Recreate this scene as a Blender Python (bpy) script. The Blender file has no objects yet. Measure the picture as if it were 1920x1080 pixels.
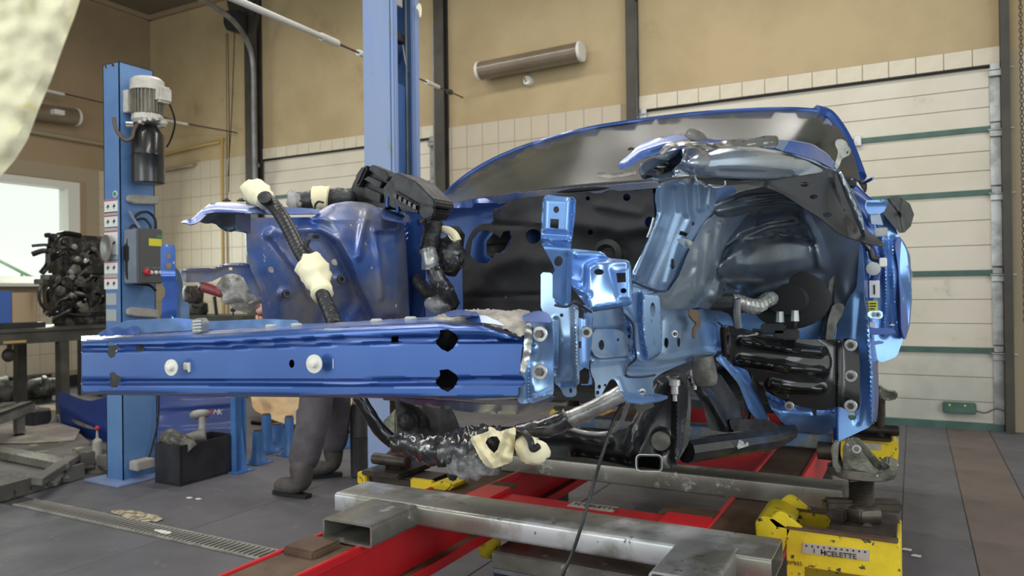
import bpy, bmesh, math, random
import numpy as np
from mathutils import Vector, Matrix, Euler
from mathutils.geometry import delaunay_2d_cdt
random.seed(7)
SC = bpy.context.scene
COL = SC.collection
# ------------------------------------------------------------------ camera
F = 1400.0; TH = math.radians(28.3); HC = 1.2
FW = Vector((-math.sin(TH), math.cos(TH), 5/1400)).normalized()
RR = Vector((math.cos(TH), math.sin(TH), -0.0125)); RR = (RR-RR.dot(FW)*FW).normalized()
UU = RR.cross(FW)
cam = bpy.data.cameras.new('camera'); cam.sensor_width = 36; cam.lens = 36*F/1920
cam.clip_start = .02; cam.clip_end = 100
cam.dof.use_dof = True; cam.dof.focus_distance = 1.6; cam.dof.aperture_fstop = 7.0
camo = bpy.data.objects.new('camera', cam); COL.objects.link(camo)
camo.matrix_world = Matrix(((RR.x,UU.x,-FW.x,0),(RR.y,UU.y,-FW.y,0),(RR.z,UU.z,-FW.z,HC),(0,0,0,1)))
SC.camera = camo
# ------------------------------------------------------------------ world, lights, exposure
W = bpy.data.worlds.new('world'); SC.world = W; W.use_nodes = True
bg = W.node_tree.nodes['Background']; bg.inputs[0].default_value = (.86,.93,.88,1); bg.inputs[1].default_value = 1.15
def area(name, loc, target, sx, sy, power, col):
    l = bpy.data.lights.new(name,'AREA'); l.shape='RECTANGLE'; l.size=sx; l.size_y=sy; l.energy=power; l.color=col
    o = bpy.data.objects.new(name,l); COL.objects.link(o); o.location=loc
    o.rotation_euler = (Vector(target)-Vector(loc)).to_track_quat('-Z','Y').to_euler()
    return o
area('added_ceiling_strip', (-.2,.4,4.9), (-.2,.6,0), .22, 2.6, 85, (1,.97,.92))  # unseen ceiling strips, all added to draw highlights on the glossy paint
area('added_ceiling_strip', (-3.6,1.6,4.9), (-3.6,1.8,0), .3, 3.4, 60, (1,.97,.92))
area('added_ceiling_strip', (-5.5,4.8,4.9), (-5.5,4.8,0), 3.4, .3, 70, (1,.96,.9))
area('added_ceiling_strip', (-1.2,5.2,4.9), (-1.2,5.2,0), 3.4, .3, 70, (1,.96,.9))
area('daylight_gate', (3.6,.6,2.2), (-1.2,1.8,.9), 3.2, 3.4, 90, (.90,.96,1))
area('daylight_gate', (-3.2,-3.2,2.4), (-1.6,2.4,1.0), 3.0, 2.6, 80, (.92,.97,1))
area('daylight_window', (-9.85,5.6,2.0), (-5,4.6,.8), 1.2, 1.3, 60, (.93,1,.9))
SC.view_settings.view_transform='Standard'; SC.view_settings.look='None'
SC.view_settings.gamma=1; SC.view_settings.use_curve_mapping=False
SC.view_settings.exposure=0.12
# ------------------------------------------------------------------ helpers
def ray(px,py): return FW+RR*((px-960)/F)+UU*((540-py)/F)
C0 = Vector((0,0,HC))
def aY(px,py,y): r=ray(px,py); return C0+r*(y/r.y)
def aX(px,py,x): r=ray(px,py); return C0+r*(x/r.x)
def aZ(px,py,z): r=ray(px,py); return C0+r*((z-HC)/r.z)
def aD(px,py,d): return C0+ray(px,py)*d
def P(p):
    px,py,k,v = p
    return {'Y':aY,'X':aX,'Z':aZ,'D':aD}[k](px,py,v)
def dep(p):
    px,py,k,v = p; r=ray(px,py)
    return v if k=='D' else v/r.y if k=='Y' else v/r.x if k=='X' else (v-HC)/r.z
def lin(c): return tuple((x/255/12.92 if x/255<=.04045 else ((x/255+.055)/1.055)**2.4) for x in c)+(1,)
MATS = {}
def mat(name, c, rough=.5, metal=0, c2=None, s2=3, lo=.42, hi=.62, c3=None, s3=18, t3=.62, w3=.02, bump=0, bs=30, coat=0, rv=0, stretch=None, emit=None, alpha=1, trans=0):
    m = bpy.data.materials.new(name); m.use_nodes=True; N=m.node_tree.nodes; L=m.node_tree.links
    b = N['Principled BSDF']; b.inputs['Base Color'].default_value=lin(c); b.inputs['Roughness'].default_value=rough
    b.inputs['Metallic'].default_value=metal; b.inputs['Coat Weight'].default_value=coat; b.inputs['Coat Roughness'].default_value=.12
    if alpha<1: b.inputs['Alpha'].default_value=alpha
    if trans: b.inputs['Transmission Weight'].default_value=trans
    tc = N.new('ShaderNodeTexCoord'); src=tc.outputs['Object']
    if stretch:
        mp=N.new('ShaderNodeMapping'); mp.inputs['Scale'].default_value=stretch; L.new(src,mp.inputs[0]); src=mp.outputs[0]
    def noise(s,d=5,r=.6):
        n=N.new('ShaderNodeTexNoise'); n.inputs['Scale'].default_value=s; n.inputs['Detail'].default_value=d; n.inputs['Roughness'].default_value=r
        L.new(src,n.inputs['Vector']); return n.outputs['Fac']
    def ramp(f,a,bb):
        r=N.new('ShaderNodeMapRange'); r.inputs['From Min'].default_value=a; r.inputs['From Max'].default_value=bb; L.new(f,r.inputs['Value']); return r.outputs[0]
    cur=None
    if c2 is not None:
        mx=N.new('ShaderNodeMix'); mx.data_type='RGBA'; mx.inputs[6].default_value=lin(c); mx.inputs[7].default_value=lin(c2)
        L.new(ramp(noise(s2),lo,hi),mx.inputs[0]); cur=mx.outputs[2]
    if c3 is not None:
        mx=N.new('ShaderNodeMix'); mx.data_type='RGBA'; mx.inputs[6].default_value=lin(c); mx.inputs[7].default_value=lin(c3)
        if cur: L.new(cur,mx.inputs[6])
        f3=ramp(noise(s3,6,.7),t3,t3+w3); L.new(f3,mx.inputs[0]); cur=mx.outputs[2]
        if metal>0:
            mm=N.new('ShaderNodeMath'); mm.operation='MULTIPLY_ADD'; mm.inputs[1].default_value=-metal*.8; mm.inputs[2].default_value=metal; L.new(f3,mm.inputs[0]); L.new(mm.outputs[0],b.inputs['Metallic'])
    if cur: L.new(cur,b.inputs['Base Color'])
    if rv:
        r=N.new('ShaderNodeMapRange'); r.inputs['To Min'].default_value=max(.02,rough-rv); r.inputs['To Max'].default_value=min(1,rough+rv)
        r.inputs['From Min'].default_value=.35; r.inputs['From Max'].default_value=.65; L.new(noise(s2*2.3),r.inputs['Value']); L.new(r.outputs[0],b.inputs['Roughness'])
    if bump:
        bp=N.new('ShaderNodeBump'); bp.inputs['Strength'].default_value=bump; bp.inputs['Distance'].default_value=.004
        L.new(noise(bs,6),bp.inputs['Height']); L.new(bp.outputs[0],b.inputs['Normal'])
    if emit: b.inputs['Emission Color'].default_value=lin(c); b.inputs['Emission Strength'].default_value=emit
    MATS[name]=m; return m
M_ = mat
ORG = {}
def _prop(o,label,cat,group,kind):
    if label: o['label']=label
    if cat: o['category']=cat
    if group: o['group']=group
    if kind: o['kind']=kind
def thing(name,label,cat,loc=(0,0,0),group=None,kind=None):
    o=bpy.data.objects.new(name,None); COL.objects.link(o); o.location=loc; o.empty_display_size=.05
    ORG[o]=Vector(loc); _prop(o,label,cat,group,kind); return o
def link(name,me,m,parent=None,label=None,cat=None,group=None,kind=None,org=None):
    if m is not None and not me.materials:
        me.materials.append(MATS[m] if isinstance(m,str) else m)
    o=bpy.data.objects.new(name,me)
    if parent is not None: og=ORG[parent]
    elif org is not None: og=Vector(org)
    else:
        co=np.empty(len(me.vertices)*3); me.vertices.foreach_get('co',co); co=co.reshape(-1,3)
        og=Vector(((co[:,0].min()+co[:,0].max())/2,(co[:,1].min()+co[:,1].max())/2,co[:,2].min()))
    me.transform(Matrix.Translation(-og)); ORG[o]=og
    COL.objects.link(o)
    if parent is not None: o.parent=parent
    else: o.location=og
    _prop(o,label,cat,group,kind); return o
def basis(d):
    d=Vector(d).normalized(); a=Vector((0,0,1)) if abs(d.z)<.9 else Vector((1,0,0))
    x=a.cross(d).normalized(); return x,d.cross(x),d
def crom(pts,k=6,closed=False):
    pts=[Vector(p) for p in pts]; n=len(pts)
    if n<3: return pts
    out=[]
    rng=range(n if closed else n-1)
    for i in rng:
        if closed: a,b,c,d=pts[(i-1)%n],pts[i],pts[(i+1)%n],pts[(i+2)%n]
        else: a,b,c,d=pts[max(i-1,0)],pts[i],pts[i+1],pts[min(i+2,n-1)]
        for j in range(k):
            t=j/k; out.append(.5*((2*b)+(c-a)*t+(2*a-5*b+4*c-d)*t*t+(-a+3*b-3*c+d)*t**3))
    if not closed: out.append(pts[-1])
    return out
class MB:
    def __init__(s): s.v=[]; s.f=[]
    def add(s,v,f):
        n=len(s.v); s.v+= [Vector(a) for a in v]; s.f+=[tuple(i+n for i in q) for q in f]; return s
    def box(s,x0,x1,y0,y1,z0,z1,R=None,c=None):
        v=[Vector((x,y,z)) for z in (z0,z1) for y in (y0,y1) for x in (x0,x1)]
        if R is not None: v=[R@a for a in v]
        if c is not None: v=[a+Vector(c) for a in v]
        return s.add(v,[(0,2,3,1),(4,5,7,6),(0,1,5,4),(2,6,7,3),(0,4,6,2),(1,3,7,5)])
    def cyl(s,p0,p1,r0,r1=None,n=16,cap=True,hexa=False):
        r1=r0 if r1 is None else r1; p0=Vector(p0);p1=Vector(p1); x,y,d=basis(p1-p0)
        v=[]
        for p,r in((p0,r0),(p1,r1)):
            for i in range(n):
                a=2*math.pi*i/n; v.append(p+x*math.cos(a)*r+y*math.sin(a)*r)
        f=[(i,(i+1)%n,n+(i+1)%n,n+i) for i in range(n)]
        if cap: f+=[tuple(range(n-1,-1,-1)),tuple(range(n,2*n))]
        return s.add(v,f)
    def tube(s,pts,r,n=10,k=5,cap=True,smooth=True):
        P_=crom(pts,k) if smooth else [Vector(p) for p in pts]; m=len(P_)
        rs=r if callable(r) else (lambda t:r)
        x,y,d=basis(P_[1]-P_[0]); v=[]
        for i,p in enumerate(P_):
            t=(P_[min(i+1,m-1)]-P_[max(i-1,0)]).normalized()
            x=(x-t*x.dot(t)).normalized(); y=t.cross(x); rr=rs(i/(m-1))
            for j in range(n):
                a=2*math.pi*j/n; v.append(p+x*math.cos(a)*rr+y*math.sin(a)*rr)
        f=[(i*n+j,i*n+(j+1)%n,(i+1)*n+(j+1)%n,(i+1)*n+j) for i in range(m-1) for j in range(n)]
        if cap: f+=[tuple(range(n-1,-1,-1)),tuple(range((m-1)*n,m*n))]
        return s.add(v,f)
    def lathe(s,p,d,prof,n=20,sq=(1,1)):
        x,y,d=basis(d); p=Vector(p); v=[]
        for h,r in prof:
            for i in range(n):
                a=2*math.pi*i/n; v.append(p+d*h+x*math.cos(a)*r*sq[0]+y*math.sin(a)*r*sq[1])
        m=len(prof); f=[(i*n+j,i*n+(j+1)%n,(i+1)*n+(j+1)%n,(i+1)*n+j) for i in range(m-1) for j in range(n)]
        f+=[tuple(range(n-1,-1,-1)),tuple(range((m-1)*n,m*n))]
        return s.add(v,f)
    def prism(s,poly,off):   # poly: 3d points, off: vector
        n=len(poly); off=Vector(off); v=[Vector(p) for p in poly]+[Vector(p)+off for p in poly]
        return s.add(v,[tuple(range(n-1,-1,-1)),tuple(range(n,2*n))]+[(i,(i+1)%n,n+(i+1)%n,n+i) for i in range(n)])
    def ball(s,c,r,n=12,sq=(1,1,1),jit=0,rnd=None):
        c=Vector(c); v=[];m=n//2
        for i in range(m+1):
            a=math.pi*i/m
            for j in range(n):
                b=2*math.pi*j/n; q=1+(jit*((rnd or random).random()-.5) if 0<i<m else 0)
                v.append(c+Vector((math.sin(a)*math.cos(b)*r*sq[0],math.sin(a)*math.sin(b)*r*sq[1],math.cos(a)*r*sq[2]))*q)
        return s.add(v,[(i*n+j,(i+1)*n+j,(i+1)*n+(j+1)%n,i*n+(j+1)%n) for i in range(m) for j in range(n)])
    def build(s,name,m,parent=None,bev=0,label=None,cat=None,group=None,kind=None,sharp=35,sub=0,org=None,seg=2,flat=False):
        me=bpy.data.meshes.new(name); me.from_pydata([tuple(a) for a in s.v],[],s.f)
        bm=bmesh.new(); bm.from_mesh(me); bmesh.ops.remove_doubles(bm,verts=bm.verts,dist=1e-6)
        bmesh.ops.recalc_face_normals(bm,faces=bm.faces)
        if bev:
            es=[e for e in bm.edges if len(e.link_faces)==2 and e.calc_face_angle(0)>math.radians(28)]
            bmesh.ops.bevel(bm,geom=es,offset=bev,segments=seg,affect='EDGES',clamp_overlap=True)
        bm.to_mesh(me); bm.free()
        if not flat: me.shade_smooth(); me.set_sharp_from_angle(angle=math.radians(sharp))
        o=link(name,me,m,parent,label,cat,group,kind,org)
        if sub:
            md=o.modifiers.new('subsurf','SUBSURF'); md.levels=sub; md.render_levels=sub
        return o
def chaikin(pts,k,cut=4.5):
    pts=[tuple(p) for p in pts]
    for _ in range(k):
        o=[];n=len(pts)
        for i in range(n):
            a=pts[i];b=pts[(i+1)%n]; f=min(.25,cut/(math.hypot(b[0]-a[0],b[1]-a[1])+1e-6))
            o.append((a[0]+(b[0]-a[0])*f,a[1]+(b[1]-a[1])*f)); o.append((b[0]+(a[0]-b[0])*f,b[1]+(a[1]-b[1])*f))
        pts=o
    return pts
def circ(x,y,rx,ry=None,n=14,rot=0):
    ry=rx if ry is None else ry; c,s=math.cos(rot),math.sin(rot); o=[]
    for i in range(n):
        a=2*math.pi*i/n; u=rx*math.cos(a); v=ry*math.sin(a); o.append((x+u*c-v*s,y+u*s+v*c))
    return o
def inpoly(X,Y,poly):
    r=np.zeros(len(X),bool); n=len(poly)
    for i in range(n):
        x1,y1=poly[i];x2,y2=poly[(i+1)%n]
        if y1==y2: continue
        c=((y1>Y)!=(y2>Y)); r^=c&(X<(x2-x1)*(Y-y1)/(y2-y1)+x1)
    return r
def dline(X,Y,pts,closed=False):
    d=np.full(len(X),1e9); n=len(pts)
    for i in range(n if closed else n-1):
        a=pts[i];b=pts[(i+1)%n]; dx,dy=b[0]-a[0],b[1]-a[1]; l=dx*dx+dy*dy+1e-9
        t=np.clip(((X-a[0])*dx+(Y-a[1])*dy)/l,0,1); d=np.minimum(d,np.hypot(X-a[0]-t*dx,Y-a[1]-t*dy))
    return d
def tps(ctrl):
    A=np.array([[p[0]/300,p[1]/300] for p in ctrl]); z=np.array([1/dep(p) for p in ctrl]); n=len(A)
    if n<3:
        return lambda X,Y: np.full(len(X),z.mean()) if n==1 else z[0]+(z[1]-z[0])*((X/300-A[0,0])*(A[1,0]-A[0,0])+(Y/300-A[0,1])*(A[1,1]-A[0,1]))/(((A[1]-A[0])**2).sum())
    def U(r2): return np.where(r2>0,.5*r2*np.log(r2+1e-12),0)
    K=U(((A[:,None]-A[None])**2).sum(-1))+np.eye(n)*1e-4; Q=np.c_[np.ones(n),A]
    M=np.block([[K,Q],[Q.T,np.zeros((3,3))]]); w=np.linalg.lstsq(M,np.r_[z,0,0,0],rcond=None)[0]
    def f(X,Y):
        B=np.c_[X/300,Y/300]; k=U(((B[:,None]-A[None])**2).sum(-1)); return k@w[:n]+np.c_[np.ones(len(B)),B]@w[n:]
    return f
FWn,RRn,UUn=[np.array(a) for a in (FW,RR,UU)]
def sheet(name,outline,depth,m,parent=None,holes=(),t=.002,step=9,rd=1,rel=(),label=None,cat=None,group=None,kind=None,jag=0,sharp=50,org=None,noise=0,ns=18):
    """curved sheet of metal / slab: outline and holes seen from the camera, every point at its own distance"""
    step=step*(.62 if step<=9 else .8)
    ol=chaikin(outline,rd) if rd else [tuple(p) for p in outline]
    pts=[];edges=[]
    rnd=random.Random(len(name)*131+int(outline[0][0]*7+outline[0][1]))
    def ring(r,j):
        q=[]
        n=len(r)
        for i in range(n):
            a=r[i];b=r[(i+1)%n]; k=max(1,int(math.hypot(b[0]-a[0],b[1]-a[1])/step))
            for u in range(k):
                q.append((a[0]+(b[0]-a[0])*u/k+(rnd.random()-.5)*j,a[1]+(b[1]-a[1])*u/k+(rnd.random()-.5)*j))
        return q
    rings=[ring(ol,jag)]+[ring(h,0) for h in holes]
    for r in rings:
        s0=len(pts); pts+=r; edges+=[(s0+i,s0+(i+1)%len(r)) for i in range(len(r))]
    xs=[p[0] for p in ol]; ys=[p[1] for p in ol]
    gx,gy=np.meshgrid(np.arange(min(xs)+step/2,max(xs),step),np.arange(min(ys)+step/2,max(ys),step*.87))
    gx=gx+(np.arange(gx.shape[0])%2)[:,None]*step/2; gx=gx.ravel();gy=gy.ravel()
    if len(gx):
        ok=inpoly(gx,gy,rings[0])&(dline(gx,gy,rings[0],True)>step*.45)
        for h in rings[1:]: ok&=~inpoly(gx,gy,h)&(dline(gx,gy,h,True)>step*.35)
        pts+=list(zip(gx[ok],gy[ok]))
    v,e,f,_,_,_=delaunay_2d_cdt([Vector(p) for p in pts],edges,[],0,1e-4)
    v=np.array([(a.x,a.y) for a in v]); f=[tuple(q) for q in f if len(q)==3]
    cen=np.array([v[list(q)].mean(0) for q in f]); ok=inpoly(cen[:,0],cen[:,1],rings[0])
    for h in rings[1:]: ok&=~inpoly(cen[:,0],cen[:,1],h)
    f=[q for q,k in zip(f,ok) if k]
    X,Yp=v[:,0],v[:,1]
    if callable(depth): d=depth(X,Yp)
    else: d=1/tps(depth)(X,Yp)
    for r in rel:
        kk=r[0]
        if kk=='g': d=d-r[3]*np.exp(-(dline(X,Yp,r[1])/max(r[2],4.5))**2)*(min(1,r[2]/3.))          # rib / groove along a line
        elif kk=='p':                                                    # raised or sunk plateau
            dd=dline(X,Yp,r[1],True); q=np.where(inpoly(X,Yp,r[1]),dd,-dd); s=np.clip(q/r[2]*.5+.5,0,1); d=d-r[3]*s*s*(3-2*s)
        elif kk=='b': d=d-r[4]*np.clip(1-((X-r[1][0])/r[2])**2-((Yp-r[1][1])/r[3])**2,0,1)**.8  # bowl / bulge
    if noise:
        from mathutils import noise as nz
        d=d+noise*np.array([nz.noise(Vector((a/ns,b/ns,.3))) for a,b in v])
    W3=np.array(C0)+d[:,None]*(FWn+((X-960)/F)[:,None]*RRn+((540-Yp)/F)[:,None]*UUn)
    me=bpy.data.meshes.new(name)
    ff=[]
    for q in f:
        a,b,c=v[q[0]],v[q[1]],v[q[2]]; cr=(b[0]-a[0])*(c[1]-a[1])-(b[1]-a[1])*(c[0]-a[0])
        ff.append(q if cr<0 else (q[0],q[2],q[1]))
    me.from_pydata([tuple(a) for a in W3],[],ff)
    if t:
        bm=bmesh.new(); bm.from_mesh(me); bmesh.ops.delete(bm,geom=[a for a in bm.verts if not a.link_faces],context='VERTS')
        bm.normal_update(); nv={}
        t2=t
        for a in list(bm.verts):
            dr=(a.co-C0).normalized(); nn=-a.normal if a.normal.length>0 else dr
            dirn=(nn*.6+dr).normalized() if t<.02 else dr
            nv[a]=bm.verts.new(a.co+dirn*t2)
        fs=list(bm.faces); be=[e_ for e_ in bm.edges if len(e_.link_faces)==1]
        for q in fs: bm.faces.new([nv[a] for a in reversed(q.verts)])
        for e_ in be:
            a,b=e_.verts
            lp=e_.link_faces[0].loops
            for l in lp:
                if l.edge==e_: a=l.vert; b=l.link_loop_next.vert
            try: bm.faces.new((b,a,nv[a],nv[b]))
            except ValueError: pass
        bm.to_mesh(me); bm.free()
    me.shade_smooth(); me.set_sharp_from_angle(angle=math.radians(sharp))
    return link(name,me,m,parent,label,cat,group,kind,org)
def pipe(name,path,r,m,parent=None,n=10,k=6,**kw):
    """path of (px,py,kind,value) or 3d vectors"""
    pts=[P(p) if len(p)==4 else Vector(p) for p in path]
    return MB().tube(pts,r,n,k).build(name,m,parent,**kw)
def corr(r,n,a=.12): return lambda t: r*(1+a*math.sin(t*n*2*math.pi))
def bolt(p,d,r,m,parent,name='bolt',washer=True,mw=None,**kw):
    p=Vector(p);d=Vector(d).normalized(); b=MB()
    if washer:
        b.lathe(p,d,[(0,r),(.0015,r),(.0025,r*.93)],20)
        o=b.build('washer',m,parent,sharp=20)
        MB().cyl(p+d*.0005,p+d*(.001+r*.55),r*.58,r*.52,6).build(name,'bolt_head',o if parent.type=='EMPTY' or parent.parent is None or parent.parent.type=='EMPTY' and parent.type=='EMPTY' else parent,sharp=20,**kw)
        return o
    b.cyl(p+d*.0005,p+d*(.001+r*.55),r*.58,r*.55,6)
    return b.build(name,m,parent,sharp=20,**kw)
def text3d(name,body,loc,xdir,ydir,size,m,parent,ext=.0006,shear=0,**kw):
    cu=bpy.data.curves.new(name,'FONT'); cu.body=body; cu.size=size; cu.extrude=ext; cu.shear=shear; cu.align_x='CENTER'; cu.align_y='CENTER'
    o=bpy.data.objects.new(name,cu); COL.objects.link(o); dg=bpy.context.evaluated_depsgraph_get(); dg.update()
    me=bpy.data.meshes.new_from_object(o.evaluated_get(dg)); bpy.data.objects.remove(o)
    x=Vector(xdir).normalized(); y=Vector(ydir).normalized(); z=x.cross(y)
    me.transform(Matrix(((x.x,y.x,z.x,loc[0]),(x.y,y.y,z.y,loc[1]),(x.z,y.z,z.z,loc[2]),(0,0,0,1))))
    me.materials.clear()
    return link(name,me,m,parent,**kw)
def tup(*a): return a
# ------------------------------------------------------------------ materials
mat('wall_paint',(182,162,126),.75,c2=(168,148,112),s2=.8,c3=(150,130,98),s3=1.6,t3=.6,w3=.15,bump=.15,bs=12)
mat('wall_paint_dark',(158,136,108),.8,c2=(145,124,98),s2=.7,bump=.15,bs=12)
mat('grout',(160,146,122),.9)
mat('tile',(190,178,158),.4,c2=(180,166,146),s2=1.2,bump=.03,bs=8)
mat('tile_white',(212,202,182),.35,c2=(200,188,166),s2=3)
mat('ceil',(120,108,92),.9)
mat('floor_slab',(98,97,102),.6,c2=(83,82,88),s2=1.6,rv=.1,c3=(118,116,120),s3=5,t3=.6,w3=.12,bump=.2,bs=25)
mat('floor_brown',(108,96,92),.6,c2=(94,84,80),s2=2,rv=.08,bump=.2,bs=25)
mat('floor_joint',(58,58,60),.9)
mat('steel_dark',(72,68,62),.55,.2,c2=(60,56,52),s2=3)
mat('rail_gray',(140,142,144),.45,.5,c2=(120,120,122),s2=5)
mat('door_panel',(216,208,194),.5,c2=(206,198,180),s2=1.2,c3=(170,167,160),s3=2.4,t3=.62,w3=.1,bump=.05,bs=8)
mat('door_panel_dirty',(202,199,188),.5,c2=(176,176,168),s2=1.8,lo=.4,hi=.65,c3=(110,108,104),s3=7,t3=.72,w3=.05)
mat('seal_green',(62,92,84),.5,c2=(74,104,96),s2=8)
mat('zinc',(185,186,186),.35,.75,c2=(150,150,150),s2=9)
mat('white_plastic',(214,212,204),.45)
mat('black_plastic',(30,31,33),.5,c2=(44,44,47),s2=14,rv=.1)
mat('black_rubber',(26,26,28),.7)
mat('pipe_yellow',(176,146,84),.5)
mat('pipe_cream',(150,136,110),.5)
mat('lift_blue',(96,134,184),.42,.0,c2=(84,120,172),s2=2.5,c3=(128,140,142),s3=7,t3=.71,w3=.04,coat=.15)
mat('lift_blue_worn',(134,150,184),.45,.0,c2=(124,146,192),s2=2,c3=(132,142,132),s3=4,t3=.62,w3=.05,coat=.15,stretch=(3,3,.7))
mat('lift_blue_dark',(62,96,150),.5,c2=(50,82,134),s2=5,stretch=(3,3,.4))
mat('car_blue',(38,72,140),.32,.4,c2=(34,64,130),s2=2,coat=.4)
mat('car_blue_dirty',(74,106,178),.36,.3,c2=(150,150,160),s2=6,lo=.40,hi=.64,c3=(172,170,168),s3=16,t3=.66,w3=.03,coat=.3,rv=.1)
mat('car_blue_scuff',(50,86,160),.32,.4,c2=(72,106,176),s2=7,c3=(160,166,180),s3=22,t3=.66,w3=.03,coat=.3)
mat('beam_blue',(50,88,158),.32,.4,c2=(56,96,166),s2=3,c3=(140,152,184),s3=26,t3=.69,w3=.03,coat=.4)
mat('inner_blue',(120,160,216),.28,.6,c2=(102,142,204),s2=4,c3=(190,200,212),s3=24,t3=.7,w3=.03,coat=.35)
mat('inner_blue2',(150,180,216),.27,.65,c2=(120,150,192),s2=3.5,coat=.35,c3=(190,190,184),s3=30,t3=.71,w3=.02)
mat('inner_steel',(156,168,182),.27,.65,c2=(108,124,142),s2=3,coat=.25)
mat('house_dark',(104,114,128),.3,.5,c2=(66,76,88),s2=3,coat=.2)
mat('bare_steel',(186,186,184),.3,.85,c2=(140,140,140),s2=18,c3=(90,90,92),s3=30,t3=.62,w3=.05,bump=.3,bs=60)
mat('torn_primer',(176,170,160),.55,.2,c2=(120,116,112),s2=22,c3=(70,110,190),s3=28,t3=.6,w3=.03,bump=.6,bs=80)
mat('insulation',(33,33,37),.9,c2=(44,44,48),s2=6,bump=.3,bs=20)
mat('gloss_black',(20,20,22),.16,.3,c2=(28,28,30),s2=8,coat=.5)
mat('under_black',(34,34,37),.36,.35,c2=(62,62,64),s2=10,lo=.48,hi=.75,coat=.15,rv=.12)
mat('under_dust',(74,72,72),.5,.3,c2=(44,44,46),s2=12,rv=.1)
mat('hose_black',(28,28,32),.38,c2=(40,40,44),s2=10)
mat('tape_black',(30,30,33),.35,c2=(46,46,50),s2=16,bump=.9,bs=70)
mat('film',(196,196,196),.12,.0,c2=(110,110,112),s2=22,lo=.4,hi=.6,bump=.5,bs=30,alpha=.6)
mat('film_dark',(40,40,43),.15,c2=(86,86,90),s2=26,lo=.46,hi=.62,c3=(186,186,186),s3=36,t3=.6,w3=.05,bump=.4,bs=26,coat=.4)  # pale flecks: silvery film, with its white highlight streaks painted in
mat('foil',(204,204,202),.25,.6,c2=(150,150,148),s2=16,bump=.5,bs=40)
mat('masking',(236,228,196),.7,c2=(224,214,178),s2=9,bump=.4,bs=30)
mat('rust_brown',(84,62,50),.6,.2,c2=(104,84,66),s2=6,c3=(124,110,90),s3=22,t3=.68,w3=.04,bump=.3,bs=50)
mat('bench_red',(196,34,42),.38,c2=(184,28,36),s2=3,c3=(120,40,36),s3=16,t3=.72,w3=.03,coat=.2)
mat('bench_steel',(148,146,138),.36,.6,c2=(118,114,106),s2=5,lo=.4,hi=.62,rv=.1,c3=(190,190,188),s3=11,t3=.6,w3=.08)
mat('bench_spot',(140,138,130),.34,.6,c2=(196,197,200),s2=3.5,lo=.5,hi=.6,c3=(78,74,68),s3=22,t3=.63,w3=.02,rv=.1)
mat('bench_top',(138,132,120),.36,.55,c2=(112,106,94),s2=6,c3=(214,212,206),s3=16,t3=.66,w3=.02)
mat('yellow',(224,198,40),.42,c2=(206,178,34),s2=6,c3=(64,56,38),s3=34,t3=.6,w3=.02,coat=.1,bump=.2,bs=60)
mat('screw',(52,46,42),.4,.5,c2=(74,66,58),s2=14)
mat('clamp',(140,140,128),.32,.7,c2=(88,88,80),s2=12,c3=(222,222,216),s3=26,t3=.62,w3=.03,bump=.4,bs=50)
mat('plate_gray',(178,170,162),.5,c2=(160,150,140),s2=12)
mat('ink',(34,34,36),.6)
mat('glass_dust_reflect',(64,68,66),.2,c2=(52,56,54),s2=3,c3=(120,122,118),s3=26,t3=.68,w3=.04,alpha=.84)  # grey-green reflections painted into the glass colour, along with dust
mat('motor_gray',(196,192,184),.5,c2=(172,168,160),s2=14)
mat('motor_fin',(128,122,112),.5,.2,c2=(106,102,94),s2=14)
mat('tank_black',(34,34,37),.28,.2,coat=.4)
mat('box_gray',(120,128,142),.5,c2=(108,116,130),s2=6)
mat('box_front',(84,84,86),.5)
mat('label_yellow',(214,206,60),.6)
mat('label_white',(222,222,220),.6)
mat('label_red',(196,54,60),.6)
mat('label_gray',(168,170,172),.6)
mat('green_btn',(46,140,90),.4)
mat('red_btn',(180,40,50),.4)
mat('pad_gray',(168,164,158),.6,c2=(150,146,140),s2=9)
mat('alu_dirty',(120,118,112),.45,.5,c2=(60,58,56),s2=9,lo=.4,hi=.6,c3=(190,188,180),s3=14,t3=.63,w3=.04,bump=.5,bs=30)
mat('engine_dark',(38,38,40),.42,.35,c2=(104,102,98),s2=9,lo=.46,hi=.64,bump=.5,bs=30)
mat('table_dark',(62,60,56),.5,.1,c2=(80,78,72),s2=5)
mat('card',(170,148,122),.8)
mat('kraft',(206,178,138),.8,c2=(190,160,120),s2=6,bump=.3,bs=14)
mat('box_blue',(60,96,168),.6,c3=(128,80,50),s3=9,t3=.62,w3=.04)
mat('dirty_gray',(122,120,116),.6,.15,c2=(92,90,86),s2=3,c3=(168,160,146),s3=5,t3=.6,w3=.06,bump=.3,bs=30)
mat('floor_dust',(168,160,150),.8,c2=(130,126,120),s2=4)
mat('stand_blue',(74,120,180),.42,c2=(60,104,164),s2=5,coat=.2)
mat('bumper_blue',(24,54,124),.45,.0,c2=(18,44,106),s2=2,coat=.15)
mat('crate_black',(30,30,36),.55,c2=(44,44,52),s2=7)
mat('trousers',(96,92,98),.85,c2=(78,74,80),s2=7,bump=.4,bs=20)
mat('jacket',(84,82,92),.85,c2=(70,68,76),s2=7,bump=.4,bs=20)
mat('boot',(84,78,76),.7,c2=(64,60,60),s2=12,bump=.4,bs=40)
mat('skin',(206,150,136),.5)
mat('hair',(52,42,36),.8)
mat('bottle_dark',(60,58,62),.5,.2,c2=(78,76,78),s2=6,bump=.2,bs=30)
mat('lamp_lens',(122,108,92),.3,c2=(110,96,80),s2=2,coat=.5)
mat('foreground',(255,246,210),.85,c2=(236,228,196),s2=9,lo=.45,hi=.6,c3=(244,226,130),s3=14,t3=.58,w3=.06,bump=.4,bs=40)
mat('red_tool',(150,56,68),.45,c2=(120,44,56),s2=20)
mat('window_pvc',(214,214,206),.4)
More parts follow.
